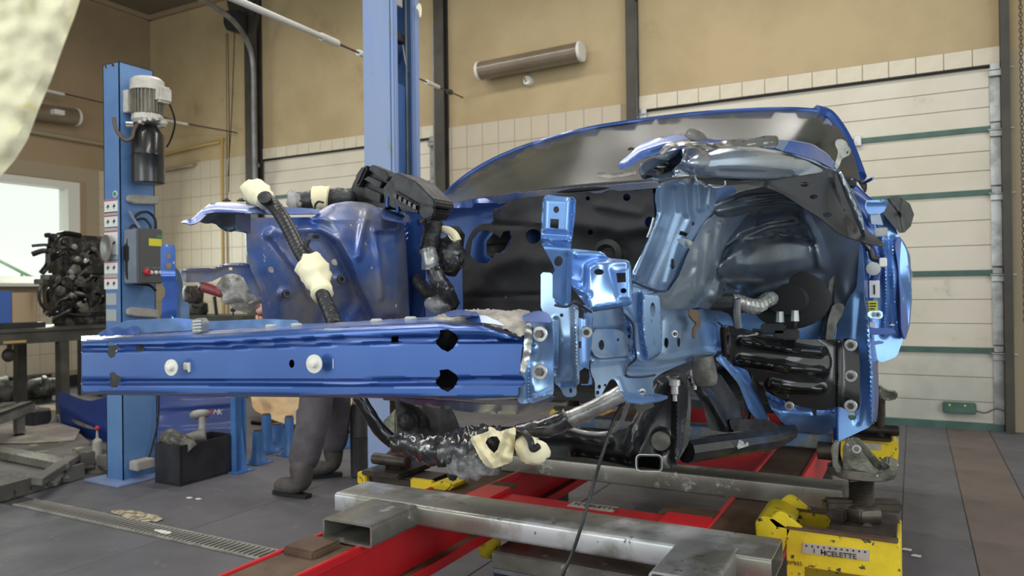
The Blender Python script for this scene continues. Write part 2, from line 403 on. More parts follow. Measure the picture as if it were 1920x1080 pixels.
mat('pane',(235,245,225),.05,alpha=.12)
mat('green_rail',(120,190,150),.5)
mat('sign_red',(180,50,60),.5)
mat('gate_blue',(84,116,160),.5,c2=(130,134,134),s2=14,lo=.45,hi=.55,c3=(120,118,112),s3=20,t3=.55)
mat('chain',(96,82,72),.5,.5)
mat('liner_dark',(22,25,31),.55,.0,c2=(30,34,42),s2=5)
mat('slat_gray',(150,148,142),.6,c2=(120,118,112),s2=9)
mat('seam',(30,40,58),.6)
mat('bolt_head',(70,68,66),.4,.7,c2=(110,108,104),s2=30)
mat('bowl_steel',(176,188,202),.22,.7,c2=(140,158,184),s2=3,coat=.3)
MATS['glass_dust_reflect'].node_tree.nodes['Principled BSDF'].inputs['Specular IOR Level'].default_value=.3
mat('dirt',(196,184,156),.9,c2=(120,112,98),s2=26,lo=.45,hi=.55)

# ------------------------------------------------------------------ the setting
YW=7.27; XL=-10.0; ZC=5.36
st='structure'
flo=MB().box(XL-.3,5,-5,YW+.4,-.2,-.004).build('floor','floor_joint',kind=st,flat=True,org=(0,0,0))
def slabs():
    me={}
    s=.6
    for m in ('floor_slab','floor_brown'):
        for w in (.594,.294,.30):
            b=MB().box(0,w,0,.594,-.03,0); me[(m,w)]=None
    cnt=0
    cache={}
    def put(x,y,w,h,m):
        nonlocal cnt
        k=(round(w,3),round(h,3),m)
        if k not in cache:
            bmx=MB().box(0,w,0,h,-.012,0); mm=bpy.data.meshes.new('slab'); mm.from_pydata([tuple(a) for a in bmx.v],[],bmx.f)
            b=bmesh.new(); b.from_mesh(mm); bmesh.ops.bevel(b,geom=[e for e in b.edges if e.verts[0].co.z>-.001 and e.verts[1].co.z>-.001],offset=.003,segments=1,affect='EDGES'); b.to_mesh(mm); b.free()
            mm.materials.append(MATS[m]); cache[k]=mm
        o=bpy.data.objects.new('slab',cache[k]); COL.objects.link(o); o.parent=flo; o.location=(x,y,0); cnt+=1
    ys=[2.25+.8*i for i in range(0,7)]
    y0s=[2.25,2.555]+[2.555+.79*i for i in range(1,6)]
    # columns of slabs left of the brown lane, the lane itself, and right of it
    xs=[-.07-.8*i for i in range(0,13)]
    rows=[(.9,.66),(1.56,.86),(2.56,.78),(3.34,.78),(4.12,.78),(4.9,.78),(5.68,.78),(6.46,.81)]
    for (y,h) in rows:
        put(-.07,y,.29,h-.006,'floor_slab'); put(.224,y,.30,h-.006,'floor_brown')
        put(.53,y,.79,h-.006,'floor_slab'); put(1.326,y,.79,h-.006,'floor_slab')
        for x in xs[1:]: put(x+.003,y,.794,h-.006,'floor_slab')
slabs()
MB().box(XL,5,-5,.896,-.01,0).build('floor_margin','floor_slab',flo,flat=True)
# ceiling
ce=MB().box(XL-.3,4.5,-3,YW+.4,ZC,ZC+.15).build('ceiling','ceil',kind=st,flat=True)
# wall_back with two gate openings
D1=(-2.44,.66); D2=(-7.85,-4.90); DT=3.01
wb=MB()
for x0,x1,z0,z1 in ((XL-.3,D2[0],0,ZC),(D2[1],D1[0],0,ZC),(D1[1],5,0,ZC),(D2[0],D2[1],DT,ZC),(D1[0],D1[1],DT,ZC)):
    wb.box(x0,x1,YW,YW+.3,z0,z1)
wall_b=wb.build('wall_back','wall_paint',kind=st,flat=True,org=(0,YW,0))
wl=MB()
WY0,WY1,WZ0,WZ1=4.3,6.17,1.37,2.74
for y0,y1,z0,z1 in ((-2,WY0,0,ZC),(WY1,YW+.3,0,ZC),(WY0,WY1,0,WZ0),(WY0,WY1,WZ1,ZC)):
    wl.box(XL-.3,XL,y0,y1,z0,z1)
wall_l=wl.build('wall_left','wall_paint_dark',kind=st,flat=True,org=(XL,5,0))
TC={}
def tilebox(w,h,axis,m='tile',d=.008):
    k=(round(w,3),round(h,3),axis,m)
    if k not in TC:
        b=MB()
        if axis=='Y': b.box(0,w,-d,0,0,h)
        else: b.box(0,d,0,w,0,h)
        me=bpy.data.meshes.new('tile'); me.from_pydata([tuple(a) for a in b.v],[],b.f); me.materials.append(MATS[m]); TC[k]=me
    return TC[k]
def put_tile(x,y,z,w,h,axis,par,m='tile'):
    o=bpy.data.objects.new('tile',tilebox(w,h,axis,m)); COL.objects.link(o); o.parent=par
    o.location=Vector((x,y,z))-ORG[par]
def tilerow(x0,x1,z0,z1,par,w=.206,h=.25,g=.006):
    n=int(round((x1-x0)/w)); m=int(round((z1-z0)/h))
    for i in range(n):
        for j in range(m): put_tile(x0+i*w,YW,z0+j*h,w-g,h-g,'Y',par)
MB().box(XL,D2[0],YW-.002,YW,0,3.1).box(D2[1],D1[0],YW-.002,YW,0,3.1).box(D1[1],5,YW-.002,YW,0,3.1).box(D2[0],D2[1],YW-.002,YW,DT,DT+.145).box(D1[0],D1[1],YW-.002,YW,DT,DT+.145).build('grout','grout',wall_b,flat=True)
tilerow(XL+.05,D2[0]-.04,.85,3.1,wall_b)
tilerow(D2[1]+.02,D1[0]-.14,1.85,3.1,wall_b)
tilerow(D1[1]+.12,D1[1]+.12+.206*3,.1,3.1,wall_b,h=.25)
for a,b in (D1,D2):
    n=15; w=(b-a)/n
    for i in range(n): put_tile(a+i*w,YW,DT,w-.008,.138,'Y',wall_b,'tile_white')
tf=MB()
for x0,x1,z0,z1 in ((XL+.05,D2[0]-.04,.1,.85),(D2[1]+.02,D1[0]-.14,.1,1.85),(D1[1]+.74,5,.1,3.1)):
    x=x0
    while x<x1-.05:
        z=z0
        while z<z1-.05: tf.box(x,min(x+.2,x1),YW-.008,YW,z,z+.244); z+=.25
        x+=.206
tf.build('tile_field','tile',wall_b,kind='stuff',flat=True)
# left wall: tiles by the window and below
n=0
MB().box(XL,XL+.002,3.6,YW,0,WZ0-.05).box(XL,XL+.002,WY1+.1,YW,WZ0-.05,2.95).box(XL,XL+.002,3.6,WY1+.1,WZ1+.02,2.95).build('grout','grout',wall_l,flat=True)
for i in range(12):
    y=4.8+i*.206
    for j in range(11):
        z=.2+j*.25
        if (y+.2>WY0-.05 and y<WY1+.08) and z+.25>WZ0-.05 and z<WZ1+.05: continue
        put_tile(XL,y,z,.2,.244,'X',wall_l)
tf=MB()
for i in range(6):
    for j in range(11):
        z=.2+j*.25; y=3.56+i*.206
        if (y+.2>WY0-.05) and z+.25>WZ0-.05 and z<WZ1+.05: continue
        tf.box(XL,XL+.008,y,y+.2,z,z+.244)
tf.build('tile_field','tile',wall_l,kind='stuff',flat=True)
MB().box(XL,XL+.02,3,YW,0,.14).build('baseboard_left','black_rubber',kind=st,flat=True)
MB().box(XL+.02,D2[0]-.1,YW-.03,YW,0,.14).box(D2[1]+.1,D1[0]-.12,YW-.03,YW,0,.14).build('baseboard_back','black_rubber',kind=st,flat=True)
# window in the left wall
win=MB()
fy=.09
win.box(XL-.2,XL+.01,WY0,WY1,WZ1-fy,WZ1).box(XL-.2,XL+.01,WY0,WY1,WZ0,WZ0+fy).box(XL-.2,XL+.01,WY0,WY0+fy,WZ0+fy,WZ1-fy).box(XL-.2,XL+.01,WY1-.16,WY1,WZ0+fy,WZ1-fy).box(XL-.2,XL+.01,4.98,5.12,WZ0+fy,WZ1-fy)
wn=win.build('window_1','window_pvc',kind=st,flat=True,bev=0)
MB().box(XL-.12,XL-.11,WY0+fy,4.98,WZ0+fy,WZ1-fy).box(XL-.12,XL-.11,5.12,WY1-.16,WZ0+fy,WZ1-fy).build('pane','pane',wn,flat=True)
MB().box(XL-.05,XL+.18,WY0-.1,WY1+.1,WZ0-.04,WZ0).build('window_sill','window_pvc',wn,flat=True)
hr=MB(); p0=Vector((-10.9,4.4,2.32)); p1=Vector((-10.9,6.4,1.28))
hr.tube([p0,p1],.022,8,smooth=False)
for t in (.1,.42,.75): q=p0.lerp(p1,t); hr.tube([q,q-Vector((0,0,1.2))],.018,8,smooth=False)
hr.tube([p0-Vector((0,0,.35)),p1-Vector((0,0,.35))],.012,8,smooth=False)
hr.build('stair_railing','green_rail',label='pale green stair handrail outside the window',cat='railing')
MB().box(-14,XL-.3,2,9,-.2,0).build('trim_1','floor_dust',kind=st,flat=True)
# overhead sectional gates
def gate(nm,x0,x1,full):
    ga=MB().box(x0,x1,YW+.075,YW+.1,0,DT).build(nm,'door_panel',kind=st,flat=True,org=((x0+x1)/2,YW+.07,0))
    zs=[0,.655,1.3,1.965,2.487,DT]
    for i in range(5):
        b=MB(); a,c=zs[i]+.02,zs[i+1]-.02; n=3; h=(c-a)/n
        for j in range(n): b.box(x0+.06,x1-.05,YW+.03,YW+.075,a+j*h+.002,a+(j+1)*h-.002)
        b.build('gate_panel','door_panel_dirty' if i==0 else 'door_panel',ga,bev=.003,seg=1)
        if i:
            MB().box(x0+.05,x1-.05,YW+.012,YW+.06,zs[i]-.022,zs[i]+.022).build('green_seal','seal_green',ga,flat=True,label='dark green seal strip between gate panels' if i==1 else None)
    MB().box(x0+.03,x1-.03,YW-.02,YW+.06,.0,.055).build('bottom_seal','seal_green',ga,flat=True)
    MB().box(x0,x1,YW-.006,YW+.03,DT-.014,DT+.003).build('top_seal','black_rubber',ga,flat=True)
    # end stiles, hinges and rollers
    for xs,sg in ((x1-.05,1),(x0+.05,-1)):
        for i in range(5):
            MB().box(xs-.045,xs+.045,YW+.005,YW+.035,zs[i]+.05,zs[i+1]-.06).build('end_plate','zinc',ga,bev=.003,seg=1)
        for i in range(1,6):
            z=zs[i]-(.06 if i==5 else .03)
            MB().box(xs-.05,xs+.05,YW-.03,YW+.01,z-.045,z+.005).box(xs-.04,xs+.04,YW-.012,YW+.012,z+.02,z+.07).cyl((xs-.06*sg,YW-.035,z+.01),(xs+.12*sg,YW-.035,z+.01),.008,n=8).build('hinge','zinc',ga,bev=.003,seg=1)
    for xk in ((aY(1608,262,YW).x,) if full else (aY(690,300,YW).x,)):
        for i in (1,2,3,4): MB().box(xk-.03,xk+.03,YW-.006,YW+.02,zs[i]-.045,zs[i]+.045).build('hinge','zinc' if full else 'zinc',ga,bev=.003,seg=1)
    # vertical tracks
    for xs in (x0-.015,x1+.015):
        MB().box(xs-.02,xs+.02,YW-.05,YW+.02,0,4.1 if full else 4.3).build('track','rail_gray',ga,bev=.002,seg=1)
    return ga
g1=gate('door_1',D1[0],D1[1],True)
g2=gate('door_2',D2[0],D2[1],False)
# sensor box and cable at the foot of the right gate
sb=thing('gate_sensor','dark green sensor box low on the right gate',"sensor",(.3,YW,.14))
MB().box(.20,.44,YW-.045,YW+.028,.13,.22).build('housing','seal_green',sb,bev=.008)
for x in(.25,.36): MB().cyl((x,YW-.05,.2),(x,YW-.044,.2),.008).build('indicator','label_yellow',sb)
pipe('cable',[(.44,YW-.03,.16),(.5,YW-.05,.15),(.58,YW-.06,.19),(.66,YW-.06,.16)],.006,'chain',sb)
# steel columns beside the gates
def hcol(nm,x0,x1,m='steel_dark',top=ZC,d=.10,lab=None):
    b=MB().box(x0,x1,YW-.01-d,YW-d+.006,0,top).box((x0+x1)/2-.008,(x0+x1)/2+.008,YW-d,YW-.0,0,top).box(x0,x1,YW-.012,YW-.0,0,top)
    return b.build(nm,m,kind=st,bev=0,flat=True)
def xat(px,py=200): return aY(px,py,YW-.1).x
hcol('trim_2',xat(1175),xat(1193)); hcol('trim_3',xat(1879,300),xat(1896,300)); hcol('trim_4',xat(815),xat(833)); hcol('trim_5',xat(460),xat(482))
# ceiling-wall trim
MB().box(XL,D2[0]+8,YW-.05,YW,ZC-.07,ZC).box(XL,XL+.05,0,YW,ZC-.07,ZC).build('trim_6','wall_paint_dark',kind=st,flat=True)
# curved door track, operator box and pull cords by the left gate
tr=thing('gate_track','grey curved steel overhead gate track at the top left of the middle gate','rail',P((482,300,'Y',YW-.12)))
pipe('track',[(478,340,'Y',YW-.13),(476,220,'Y',YW-.13),(474,120,'Y',YW-.15),(462,75,'Y',YW-.3),(436,38,'Y',YW-.7),(400,12,'Y',YW-1.1),(352,-18,'Y',YW-1.7),(240,-90,'Y',YW-3)],.035,'rail_gray',tr,n=6)
MB().prism([P((x,y,'Y',YW-.12)) for x,y in ((415,-40),(475,-40),(478,32),(470,64),(448,52),(430,30))],(0,.1,0)).build('bracket_plate','steel_dark',tr,bev=.01)
MB().prism([P((x,y,'Y',YW-.3)) for x,y in ((418,20),(446,18),(446,60),(424,56),(418,44))],(0,.16,0)).build('operator_box','black_plastic',tr,bev=.01)
for i,(a,b,c) in enumerate((((427,62),(430,240),(429,360)),((440,60),(435,200),(428,330)),((424,62),(425,180),(426,300)))):
    pipe('pull_cord',[(a[0],a[1],'Y',YW-.15),(b[0],b[1],'Y',YW-.15),(c[0],c[1],'Y',YW-.15)],.006 if i<2 else .004,'black_rubber',tr,n=6)
# yellow gas pipe in the corner, cream pipes on left wall
gp=pipe('gas_pipe',[(300,292,'Y',YW-.05),(360,277,'Y',YW-.05),(412,266,'Y',YW-.05),(416,272,'Y',YW-.05),(418,420,'Y',YW-.05),(420,600,'Y',YW-.05)],.02,'pipe_yellow',k=2,label='yellow gas pipe on the back wall running down behind the blue wing',cat='pipe')
pipe('wall_pipe',[(-10+.06,3.2,aX(40,243,-9.94).z+.0),aX(40,243,-9.94),aX(193,270,-9.94),(XL+.06,YW-.06,3.02),(-9.0,YW-.06,3.05)],.03,'pipe_cream',k=1,label='thin beige pipe along the left wall above the window',cat='pipe')
# lamps on the walls
def lamp(p0,p1,r,lab):
    t=thing('wall_lamp',lab,'lamp',(p0+p1)/2,group='tube lamps on the walls'); d=(p1-p0).normalized()
    MB().cyl(p0+d*.02,p1-d*.02,r,n=24).build('diffuser','lamp_lens',t)
    for q,s in((p0,1),(p1,-1)): MB().cyl(q,q+d*s*.035,r*1.06,n=24).build('end_cap','white_plastic',t,bev=.004)
    MB().box(-.2,.2,.0,r+.02,-.03,.03,c=(p0+p1)/2).build('mount','white_plastic',t)
lamp(P((897,134,'Y',YW-.16)),P((1092,96,'Y',YW-.16)),.10,'long brown tube lamp on the back wall above the windscreen')
lamp(P((20,203,'X',-9.86)),P((146,220,'X',-9.86)),.11,'grey tube lamp on the left wall behind the blue lift post')
so=thing('wall_socket','small round white wall socket with two dark holes below the tube lamp','socket',P((993,153,'Y',YW)))
c=P((993,153,'Y',YW))
MB().lathe(c,(0,-1,0),[(0,.055),(.05,.055),(.07,.045),(.072,.02)],24).build('body','white_plastic',so)
for dx,dz in ((-.022,.016),(-.012,-.012)): MB().cyl(c+Vector((dx,-.07,dz)),c+Vector((dx,-.076,dz)),.009).build('hole','ink',so)
pipe('cable',[c+Vector((.0,-.03,.05)),c+Vector((.0,-.03,.1)),c+Vector((-.08,-.02,.12))],.006,'rail_gray',so)
# tension rods with white sleeves
tr1=thing('tension_rod','white sleeved tie rod slanting from the ceiling past the tall blue post','rod',P((868,183,'Y',YW-.05)))
A=P((425,-8,'D',3.6)); B=P((868,183,'Y',YW-.04))
def onl(px):  # point on the rod seen at px
    lo,hi=0,1
    for _ in range(40):
        mi=(lo+hi)/2; q=A.lerp(B,mi)-C0; x=960+F*q.dot(RR)/q.dot(FW)
        if x<px: lo=mi
        else: hi=mi
    return A.lerp(B,lo)
MB().cyl(A,onl(602),.018,.018,12).cyl(onl(602),onl(632),.024,.024,12).build('sleeve','white_plastic',tr1)
MB().cyl(onl(632),B,.008,n=8).build('wire','steel_dark',tr1)
MB().cyl(onl(672),onl(684),.022).build('sleeve','white_plastic',tr1); MB().cyl(onl(800),onl(822),.02).build('sleeve','white_plastic',tr1)
MB().lathe(onl(840),B-A,[(0,.01),(.03,.03),(.12,.03),(.15,.01)],8).build('turnbuckle','steel_dark',tr1)
tr2=thing('tension_rod','thin sagging cable with white sleeves crossing the far left corner behind the power unit','cable',P((445,248,'Y',YW-.05)))
pipe('wire',[(75,166,'X',-9.8),(130,178,'X',-9.8),(190,192,'X',-9.6),(300,218,'Y',YW-.3),(340,230,'Y',YW-.2),(445,249,'Y',YW-.04)],.009,'steel_dark',tr2,n=6)
pipe('sleeve',[(80,168,'X',-9.79),(120,177,'X',-9.79)],.022,'white_plastic',tr2,n=8)
pipe('sleeve',[(300,223,'Y',YW-.3),(352,233,'Y',YW-.2)],.02,'white_plastic',tr2,n=8)
# hoist chain at the right edge
ch=MB(); cx=aY(1917,300,YW-.12).x
z=.9; i=0
while z<4.6:
    R=Matrix.Rotation(math.pi/2*(i%2),3,'Z')
    pts=[Vector((cx,YW-.14,z+.02))+R@Vector((.011*math.cos(a),0,.02*math.sin(a))) for a in [j*math.pi/3 for j in range(7)]]
    ch.tube(pts,.0045,4,1,cap=False); z+=.031; i+=1
ch.build('hoist_chain','chain',label='long steel pull chain hanging at the right edge of the photo',cat='chain',kind='stuff')
# floor drain along the shop
dr=thing('floor_drain','grey slotted drain grate set in the dark floor at lower left','drain',(-3.5,2.49,0))
MB().box(-4.6,-2.3,2.425,2.437,-.01,.004).box(-4.6,-2.3,2.543,2.555,-.01,.004).build('frame','slat_gray',dr,flat=True)
MB().box(-4.6,-2.3,2.437,2.543,-.012,-.0035).build('channel','black_rubber',dr,flat=True)
slm=None
for i in range(70):
    x=-4.58+i*.0325
    if slm is None:
        o=MB().box(x,x+.017,2.437,2.543,-.008,.004).build('slat','slat_gray',dr,flat=True); slm=o
    else:
        o=slm.copy(); COL.objects.link(o); o.parent=dr; o.location=(i*.0325,0,0)
for p,s_,l in (((-3.72,2.60),.13,'pale dried patch of filler dust beside the drain grate'),((-3.35,2.48),.04,'small white scrap lying on the drain grate')):
    b=MB(); n=18; r=random.Random(3); ring=[Vector((p[0]+math.cos(6.283*i/n)*s_*2.0*(.6+.4*r.random()),p[1]+math.sin(6.283*i/n)*s_*.5*(.6+.4*r.random()),.005)) for i in range(n)]
    b.prism(ring,(0,0,.002)); b.build('dust_patch','dirt' if s_>.1 else 'label_white',label=l,cat='debris')
# scraps of paper on the floor (small, single)
for px,py,l in ((355,935,'tiny white scrap on the floor in front of the black crate'),(372,937,'slightly larger white scrap on the floor in front of the black crate'),(1700,1032,'small white scrap on the floor right of the yellow jack stand'),(1718,1044,'curled white scrap on the floor at the lower right')):
    q=aZ(px,py,0); MB().prism([q+Vector((a*.02,b*.012,.003)) for a,b in((-1,-.6),(.8,-1),(1,.7),(-.5,1))],(0,0,.004)).build('paper_scrap','label_white',label=l,cat='debris',group='white scraps on the floor')
# ------------------------------------------------------------------ blue lift post on the left, with power unit and control box
def boxedge(m,parent,*a,bev=.004,name='body',**k): return MB().box(*a).build(name,m,parent,bev=bev,**k)
CX=-4.48; CY=3.03
cxl=aY(196.5,480,CY).x; cyb=aX(291,480,CX).y; CH=2.705
post=thing('lift_post','short pale blue lift post at left carrying the power unit and grey control box','lift post',(CX-.05,CY+.1,0),group='blue lift posts')
MB().box(cxl,CX,CY,CY+.006,0,CH).box(CX-.006,CX,CY,cyb,0,CH).box(cxl,cxl+.006,CY,cyb,0,CH).box(cxl,CX,cyb-.006,cyb,0,CH).box(cxl,CX,CY,cyb,CH-.004,CH).build('post_body','lift_blue',post,bev=0,flat=True)
MB().box(cxl-.1,CX+.1,CY-.1,cyb+.08,0,.015).build('base_plate','lift_blue_worn',post,bev=.004)
for px,py in((200,125),(213,122)):
    bolt(aY(px,py,CY),(0,-1,0),.014,'zinc',post)
for (y0,y1) in ((364,381),(576,593)):
    a=aX(235,(y0+y1)/2,CX); b=aX(292,(y0+y1)/2+3,CX); h=(y1-y0)/2*4.9/1400
    MB().prism([Vector((CX,a.y-.0,a.z-h*.6)),Vector((CX,a.y+.04,a.z-h)),Vector((CX,b.y,b.z-h)),Vector((CX,b.y,b.z+h*.8)),Vector((CX,a.y+.04,a.z+h)),Vector((CX,a.y,a.z+h*.6))],(.035,0,0)).build('door_bumper','pad_gray',post,bev=.006,label='grey rubber door bumper')
a=aX(243,873,CX+.02)
MB().box(CX+.01,CX+.10,a.y-.0,a.y+.13,a.z-.03,a.z+.03).build('floor_block','pad_gray',post,bev=.006)
# safety stickers on the narrow face
def sticker(y0,y1,x0=195.5,x1=221.5,m='label_white',par=post,top=True):
    a=aY(x0,y0,CY); b=aY(x1,y0,CY); c=aY(x1,y1,CY)
    o=MB().box(a.x+.003,b.x-.003,CY-.0025,CY-.0005,c.z,a.z).build('sticker',m,par,flat=True)
    if top:
        MB().box(a.x+.004,b.x-.004,CY-.0035,CY-.0025,a.z-.008,a.z-.001).build('red_band','label_red',o,flat=True)
        r=random.Random(int(y0)); 
        q=MB(); w=b.x-a.x; hh=a.z-c.z-.02
        for i in (0,1):
            cx=a.x+w*(.28+.44*i); cz=c.z+.008+hh*.5
            q.box(cx-.014,cx+.014,CY-.0034,CY-.0025,cz-.004,cz+.004).box(cx-.003,cx+.003,CY-.0036,CY-.0024,cz-.016,cz+.015)
            q.box(cx+.004,cx+.012,CY-.0034,CY-.0025,cz+.002,cz+.012)
        q.build('pictogram','ink',o,flat=True)
    return o
for y0,y1 in ((376,398),(405,426),(434,478),(491,513),(521,542)): sticker(y0,y1)
for y0,y1 in ((398,404),(426,433),(478,486),(513,520)): sticker(y0+.5,y1,m='label_gray',top=False)
sticker(550,572,199,219,'label_gray',top=False); sticker(580,602,199,219,'label_gray',top=False)
a=aY(216,364,CY); MB().cyl(a,a+Vector((0,-.003,0)),.022,n=20).build('round_sticker','label_white',post); MB().lathe(a+Vector((0,-.003,0)),(0,-1,0),[(0,.016),(.001,.016)],20).build('green_ring','green_btn',post)
c=aY(208,465,CY)
MB().lathe(c,(-.2,-1,0),[(0,.02),(.01,.05),(.03,.085),(.034,.085),(.032,.075),(.016,.05),(.012,.02)],28).build('steel_dish','zinc',post,sharp=60,label='round steel dish on the sticker panel')
# power unit
pu=thing('power_unit','grey electric motor with black oil tank fixed to the short lift post','pump',aX(278,345,CX+.13))
def pc(py): return aX(277,py,CX+.13)
zt=lambda py: pc(py).z
c0=pc(250); R0=30*4.75/1400
def L(prof,name,m,n=28,**k): 
    return MB().lathe(Vector((c0.x,c0.y,0)),(0,0,1),prof,n).build(name,m,pu,**k)
L([(zt(172),R0),(zt(168),R0*1.02),(zt(153),R0),(zt(148),R0*.8)],'fan_cover','motor_gray')
fin=MB()
for i in range(26):
    a=2*math.pi*i/26; d=Vector((math.cos(a),math.sin(a),0)); R=Matrix.Rotation(a,3,'Z')
    fin.box(0,R0*.94,-.0035,.0035,zt(215),zt(172),R=R,c=(c0.x,c0.y,0))
fin.cyl((c0.x,c0.y,zt(215)),(c0.x,c0.y,zt(172)),R0*.82,n=24)
fin.build('motor_body','motor_fin',pu,flat=True,kind='stuff')
tb=aX(300,180,CX+.2)
MB().box(tb.x-.05,tb.x+.06,tb.y-.05,tb.y+.05,tb.z-.05,tb.z+.055).build('terminal_box','motor_gray',pu,bev=.014)
b=aX(251,172,CX+.03); b2=aX(262,216,CX+.03)
MB().box(CX,CX+.05,b.y-.06,b.y+.01,b2.z,b.z).build('mount_plate','motor_gray',pu,bev=.004)
L([(zt(232),R0*.8),(zt(226),R0*.95),(zt(216),R0*.9)],'manifold','motor_gray',10)
r=random.Random(5)
for i in range(9):
    a=r.uniform(-2.4,.6); q=Vector((c0.x+math.cos(a)*R0*.8,c0.y+math.sin(a)*R0*.8,zt(233)+r.uniform(-.02,.02)))
    MB().cyl(q,q+Vector((math.cos(a),math.sin(a),0))*.045,.014,.012,8).build('fitting','zinc' if i%2 else 'motor_gray',pu)
L([(zt(345),R0*.8),(zt(343),R0*.98),(zt(293),R0*.98),(zt(292),R0*1.0),(zt(290),R0*.98),(zt(255),R0*.98),(zt(242),R0*.7),(zt(236),R0*.55)],'oil_tank','tank_black')
q=Vector((c0.x+.02,c0.y-.08,zt(236)))
MB().tube([q,q+Vector((0,-.03,-.05)),q+Vector((-.0,-.045,-.10)),q+Vector((-.02,-.08,-.12)),q+Vector((-.05,-.115,-.06)),q+Vector((-.07,-.12,.02))],.012,8).build('hose','chain',pu)
pipe('cable',[(313,187,'X',CX+.2),(322,205,'X',CX+.2),(328,232,'X',CX+.16),(320,262,'X',CX+.1),(312,276,'X',CX+.08)],.006,'black_rubber',pu)
# control box
cb=thing('control_box','grey electrical control box with red knob on the short lift post','control box',aX(270,530,CX+.06))
fx=CX+.17
a=aX(262,428,fx); d=aX(305,530,fx)
by0,by1,bz0,bz1=a.y,aX(305,480,fx).y,aX(262,531,fx).z,a.z
MB().box(CX+.006,fx-.03,by0,by1,bz0,bz1).build('case','box_gray',cb,bev=.006)
MB().box(fx-.028,fx,by0-.003,by1+.003,bz0-.003,bz1+.003).build('front_cover','box_front',cb,bev=.008)
def onb(px,py,x=0): return aX(px,py,fx+x)
a=onb(279,447); b=onb(303,462)
MB().box(fx,fx+.002,a.y,b.y,b.z,a.z).build('warning_label','label_yellow',cb,flat=True,label='yellow warning label')
a=onb(294,441); b=onb(303,447); MB().box(fx,fx+.004,a.y,b.y,b.z,a.z).build('green_tag','green_btn',cb,flat=True)
p=onb(274,510); MB().lathe(p,(1,0,0),[(0,.02),(.02,.02),(.026,.015)],16).build('red_knob','red_btn',cb,label='red knob')
for px in (283,292,301): MB().lathe(onb(px,511),(1,0,0),[(0,.012),(.008,.012),(.01,.009)],14).build('push_button','label_white',cb)
for i,px in enumerate((276,290,300)):
    p=onb(px,502,.001); MB().box(0,.001,-.014,.014,-.003,.003,c=p).build('lettering','box_gray',cb,flat=True)
pipe('cable',[(262,428,'X',CX+.08),(252,412,'X',CX+.06),(242,395,'X',CX+.05)],.009,'box_gray',cb)
pipe('cable',[(262,428,'X',CX+.07),(246,425,'X',CX+.05),(238,470,'X',CX+.04),(238,515,'X',CX+.04),(250,530,'X',CX+.05),(280,535,'X',CX+.06),(292,545,'X',CX+.06)],.009,'black_rubber',cb)
pipe('cable',[(252,408,'X',CX+.06),(262,399,'X',CX+.06),(278,398,'X',CX+.06),(290,410,'X',CX+.06),(292,428,'X',CX+.08)],.009,'black_rubber',cb)
pipe('cable',[(256,412,'X',CX+.05),(270,410,'X',CX+.05),(281,422,'X',CX+.07),(282,430,'X',CX+.08)],.008,'black_rubber',cb)
p=aX(239,475,CX+.04); MB().box(-.02,.02,-.03,.03,-.06,.06,c=p).build('relay','black_plastic',cb,bev=.014)
pipe('floor_cable',[(288,600,'X',CX+.03),(296,700,'X',CX+.03),(297,780,'X',CX+.03),(286,835,'X',CX+.03),(276,865,'X',CX+.04)],.006,'black_rubber',cb)
# ------------------------------------------------------------------ tall blue lift post in the middle
q0=aD(684,400,3.9); PY0=q0.y; PXL=q0.x; PXR=aY(743,400,PY0).x; PY1=aX(791,400,PXR).y
lp=thing('lift_post','tall blue lift post with open channel behind the fuse box in the middle','lift post',((PXL+PXR)/2,(PY0+PY1)/2,0),group='blue lift posts')
HT=3.30
yo=PY0+.035
MB().box(PXL,PXR-.03,PY0,PY0+.008,0,HT).build('front_plate','lift_blue_worn',lp,bev=.002)
MB().box(PXR-.03,PXR,PY0,PY0+.035,0,HT).build('near_lip','lift_blue_worn',lp,bev=.008)
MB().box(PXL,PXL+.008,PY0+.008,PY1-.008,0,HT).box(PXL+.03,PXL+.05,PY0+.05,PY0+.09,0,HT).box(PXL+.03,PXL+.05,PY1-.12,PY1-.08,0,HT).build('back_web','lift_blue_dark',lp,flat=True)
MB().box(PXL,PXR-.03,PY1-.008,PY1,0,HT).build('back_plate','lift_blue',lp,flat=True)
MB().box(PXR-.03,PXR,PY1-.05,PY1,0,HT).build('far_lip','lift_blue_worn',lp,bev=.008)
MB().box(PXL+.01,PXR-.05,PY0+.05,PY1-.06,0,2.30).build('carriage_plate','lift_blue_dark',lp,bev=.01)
a=aX(763,200,PXR-.06)
MB().cyl((a.x,a.y,0.3),(a.x,a.y,HT),.007,n=8).build('lift_cable','rail_gray',lp)
a=aX(753,14,PXR-.02); MB().box(a.x-.03,a.x,a.y-.05,a.y+.01,a.z-.0,a.z+.3).build('cover_plate','pad_gray',lp,bev=.003)
a=aX(752,68,PXR-.05); MB().box(a.x-.04,a.x,a.y-.05,a.y+.04,a.z-.03,a.z+.02).build('pulley_box','black_plastic',lp,bev=.006)
a=aX(755,85,PXR-.06); pipe('spring',[a,a+Vector((0,.02,-.08)),a+Vector((0,.045,-.13))],.006,'rail_gray',lp)
MB().box(PXL-.08,PXR+.1,PY0-.08,PY1+.08,0,.018).build('base_plate','lift_blue_worn',lp,bev=.004)
sheet('tape_scrap',[(779,15),(786,4),(791,12),(790,30),(787,34),(785,18)],[(785,15,'D',3.93)],'masking',lp,t=.012,step=3,rd=1)
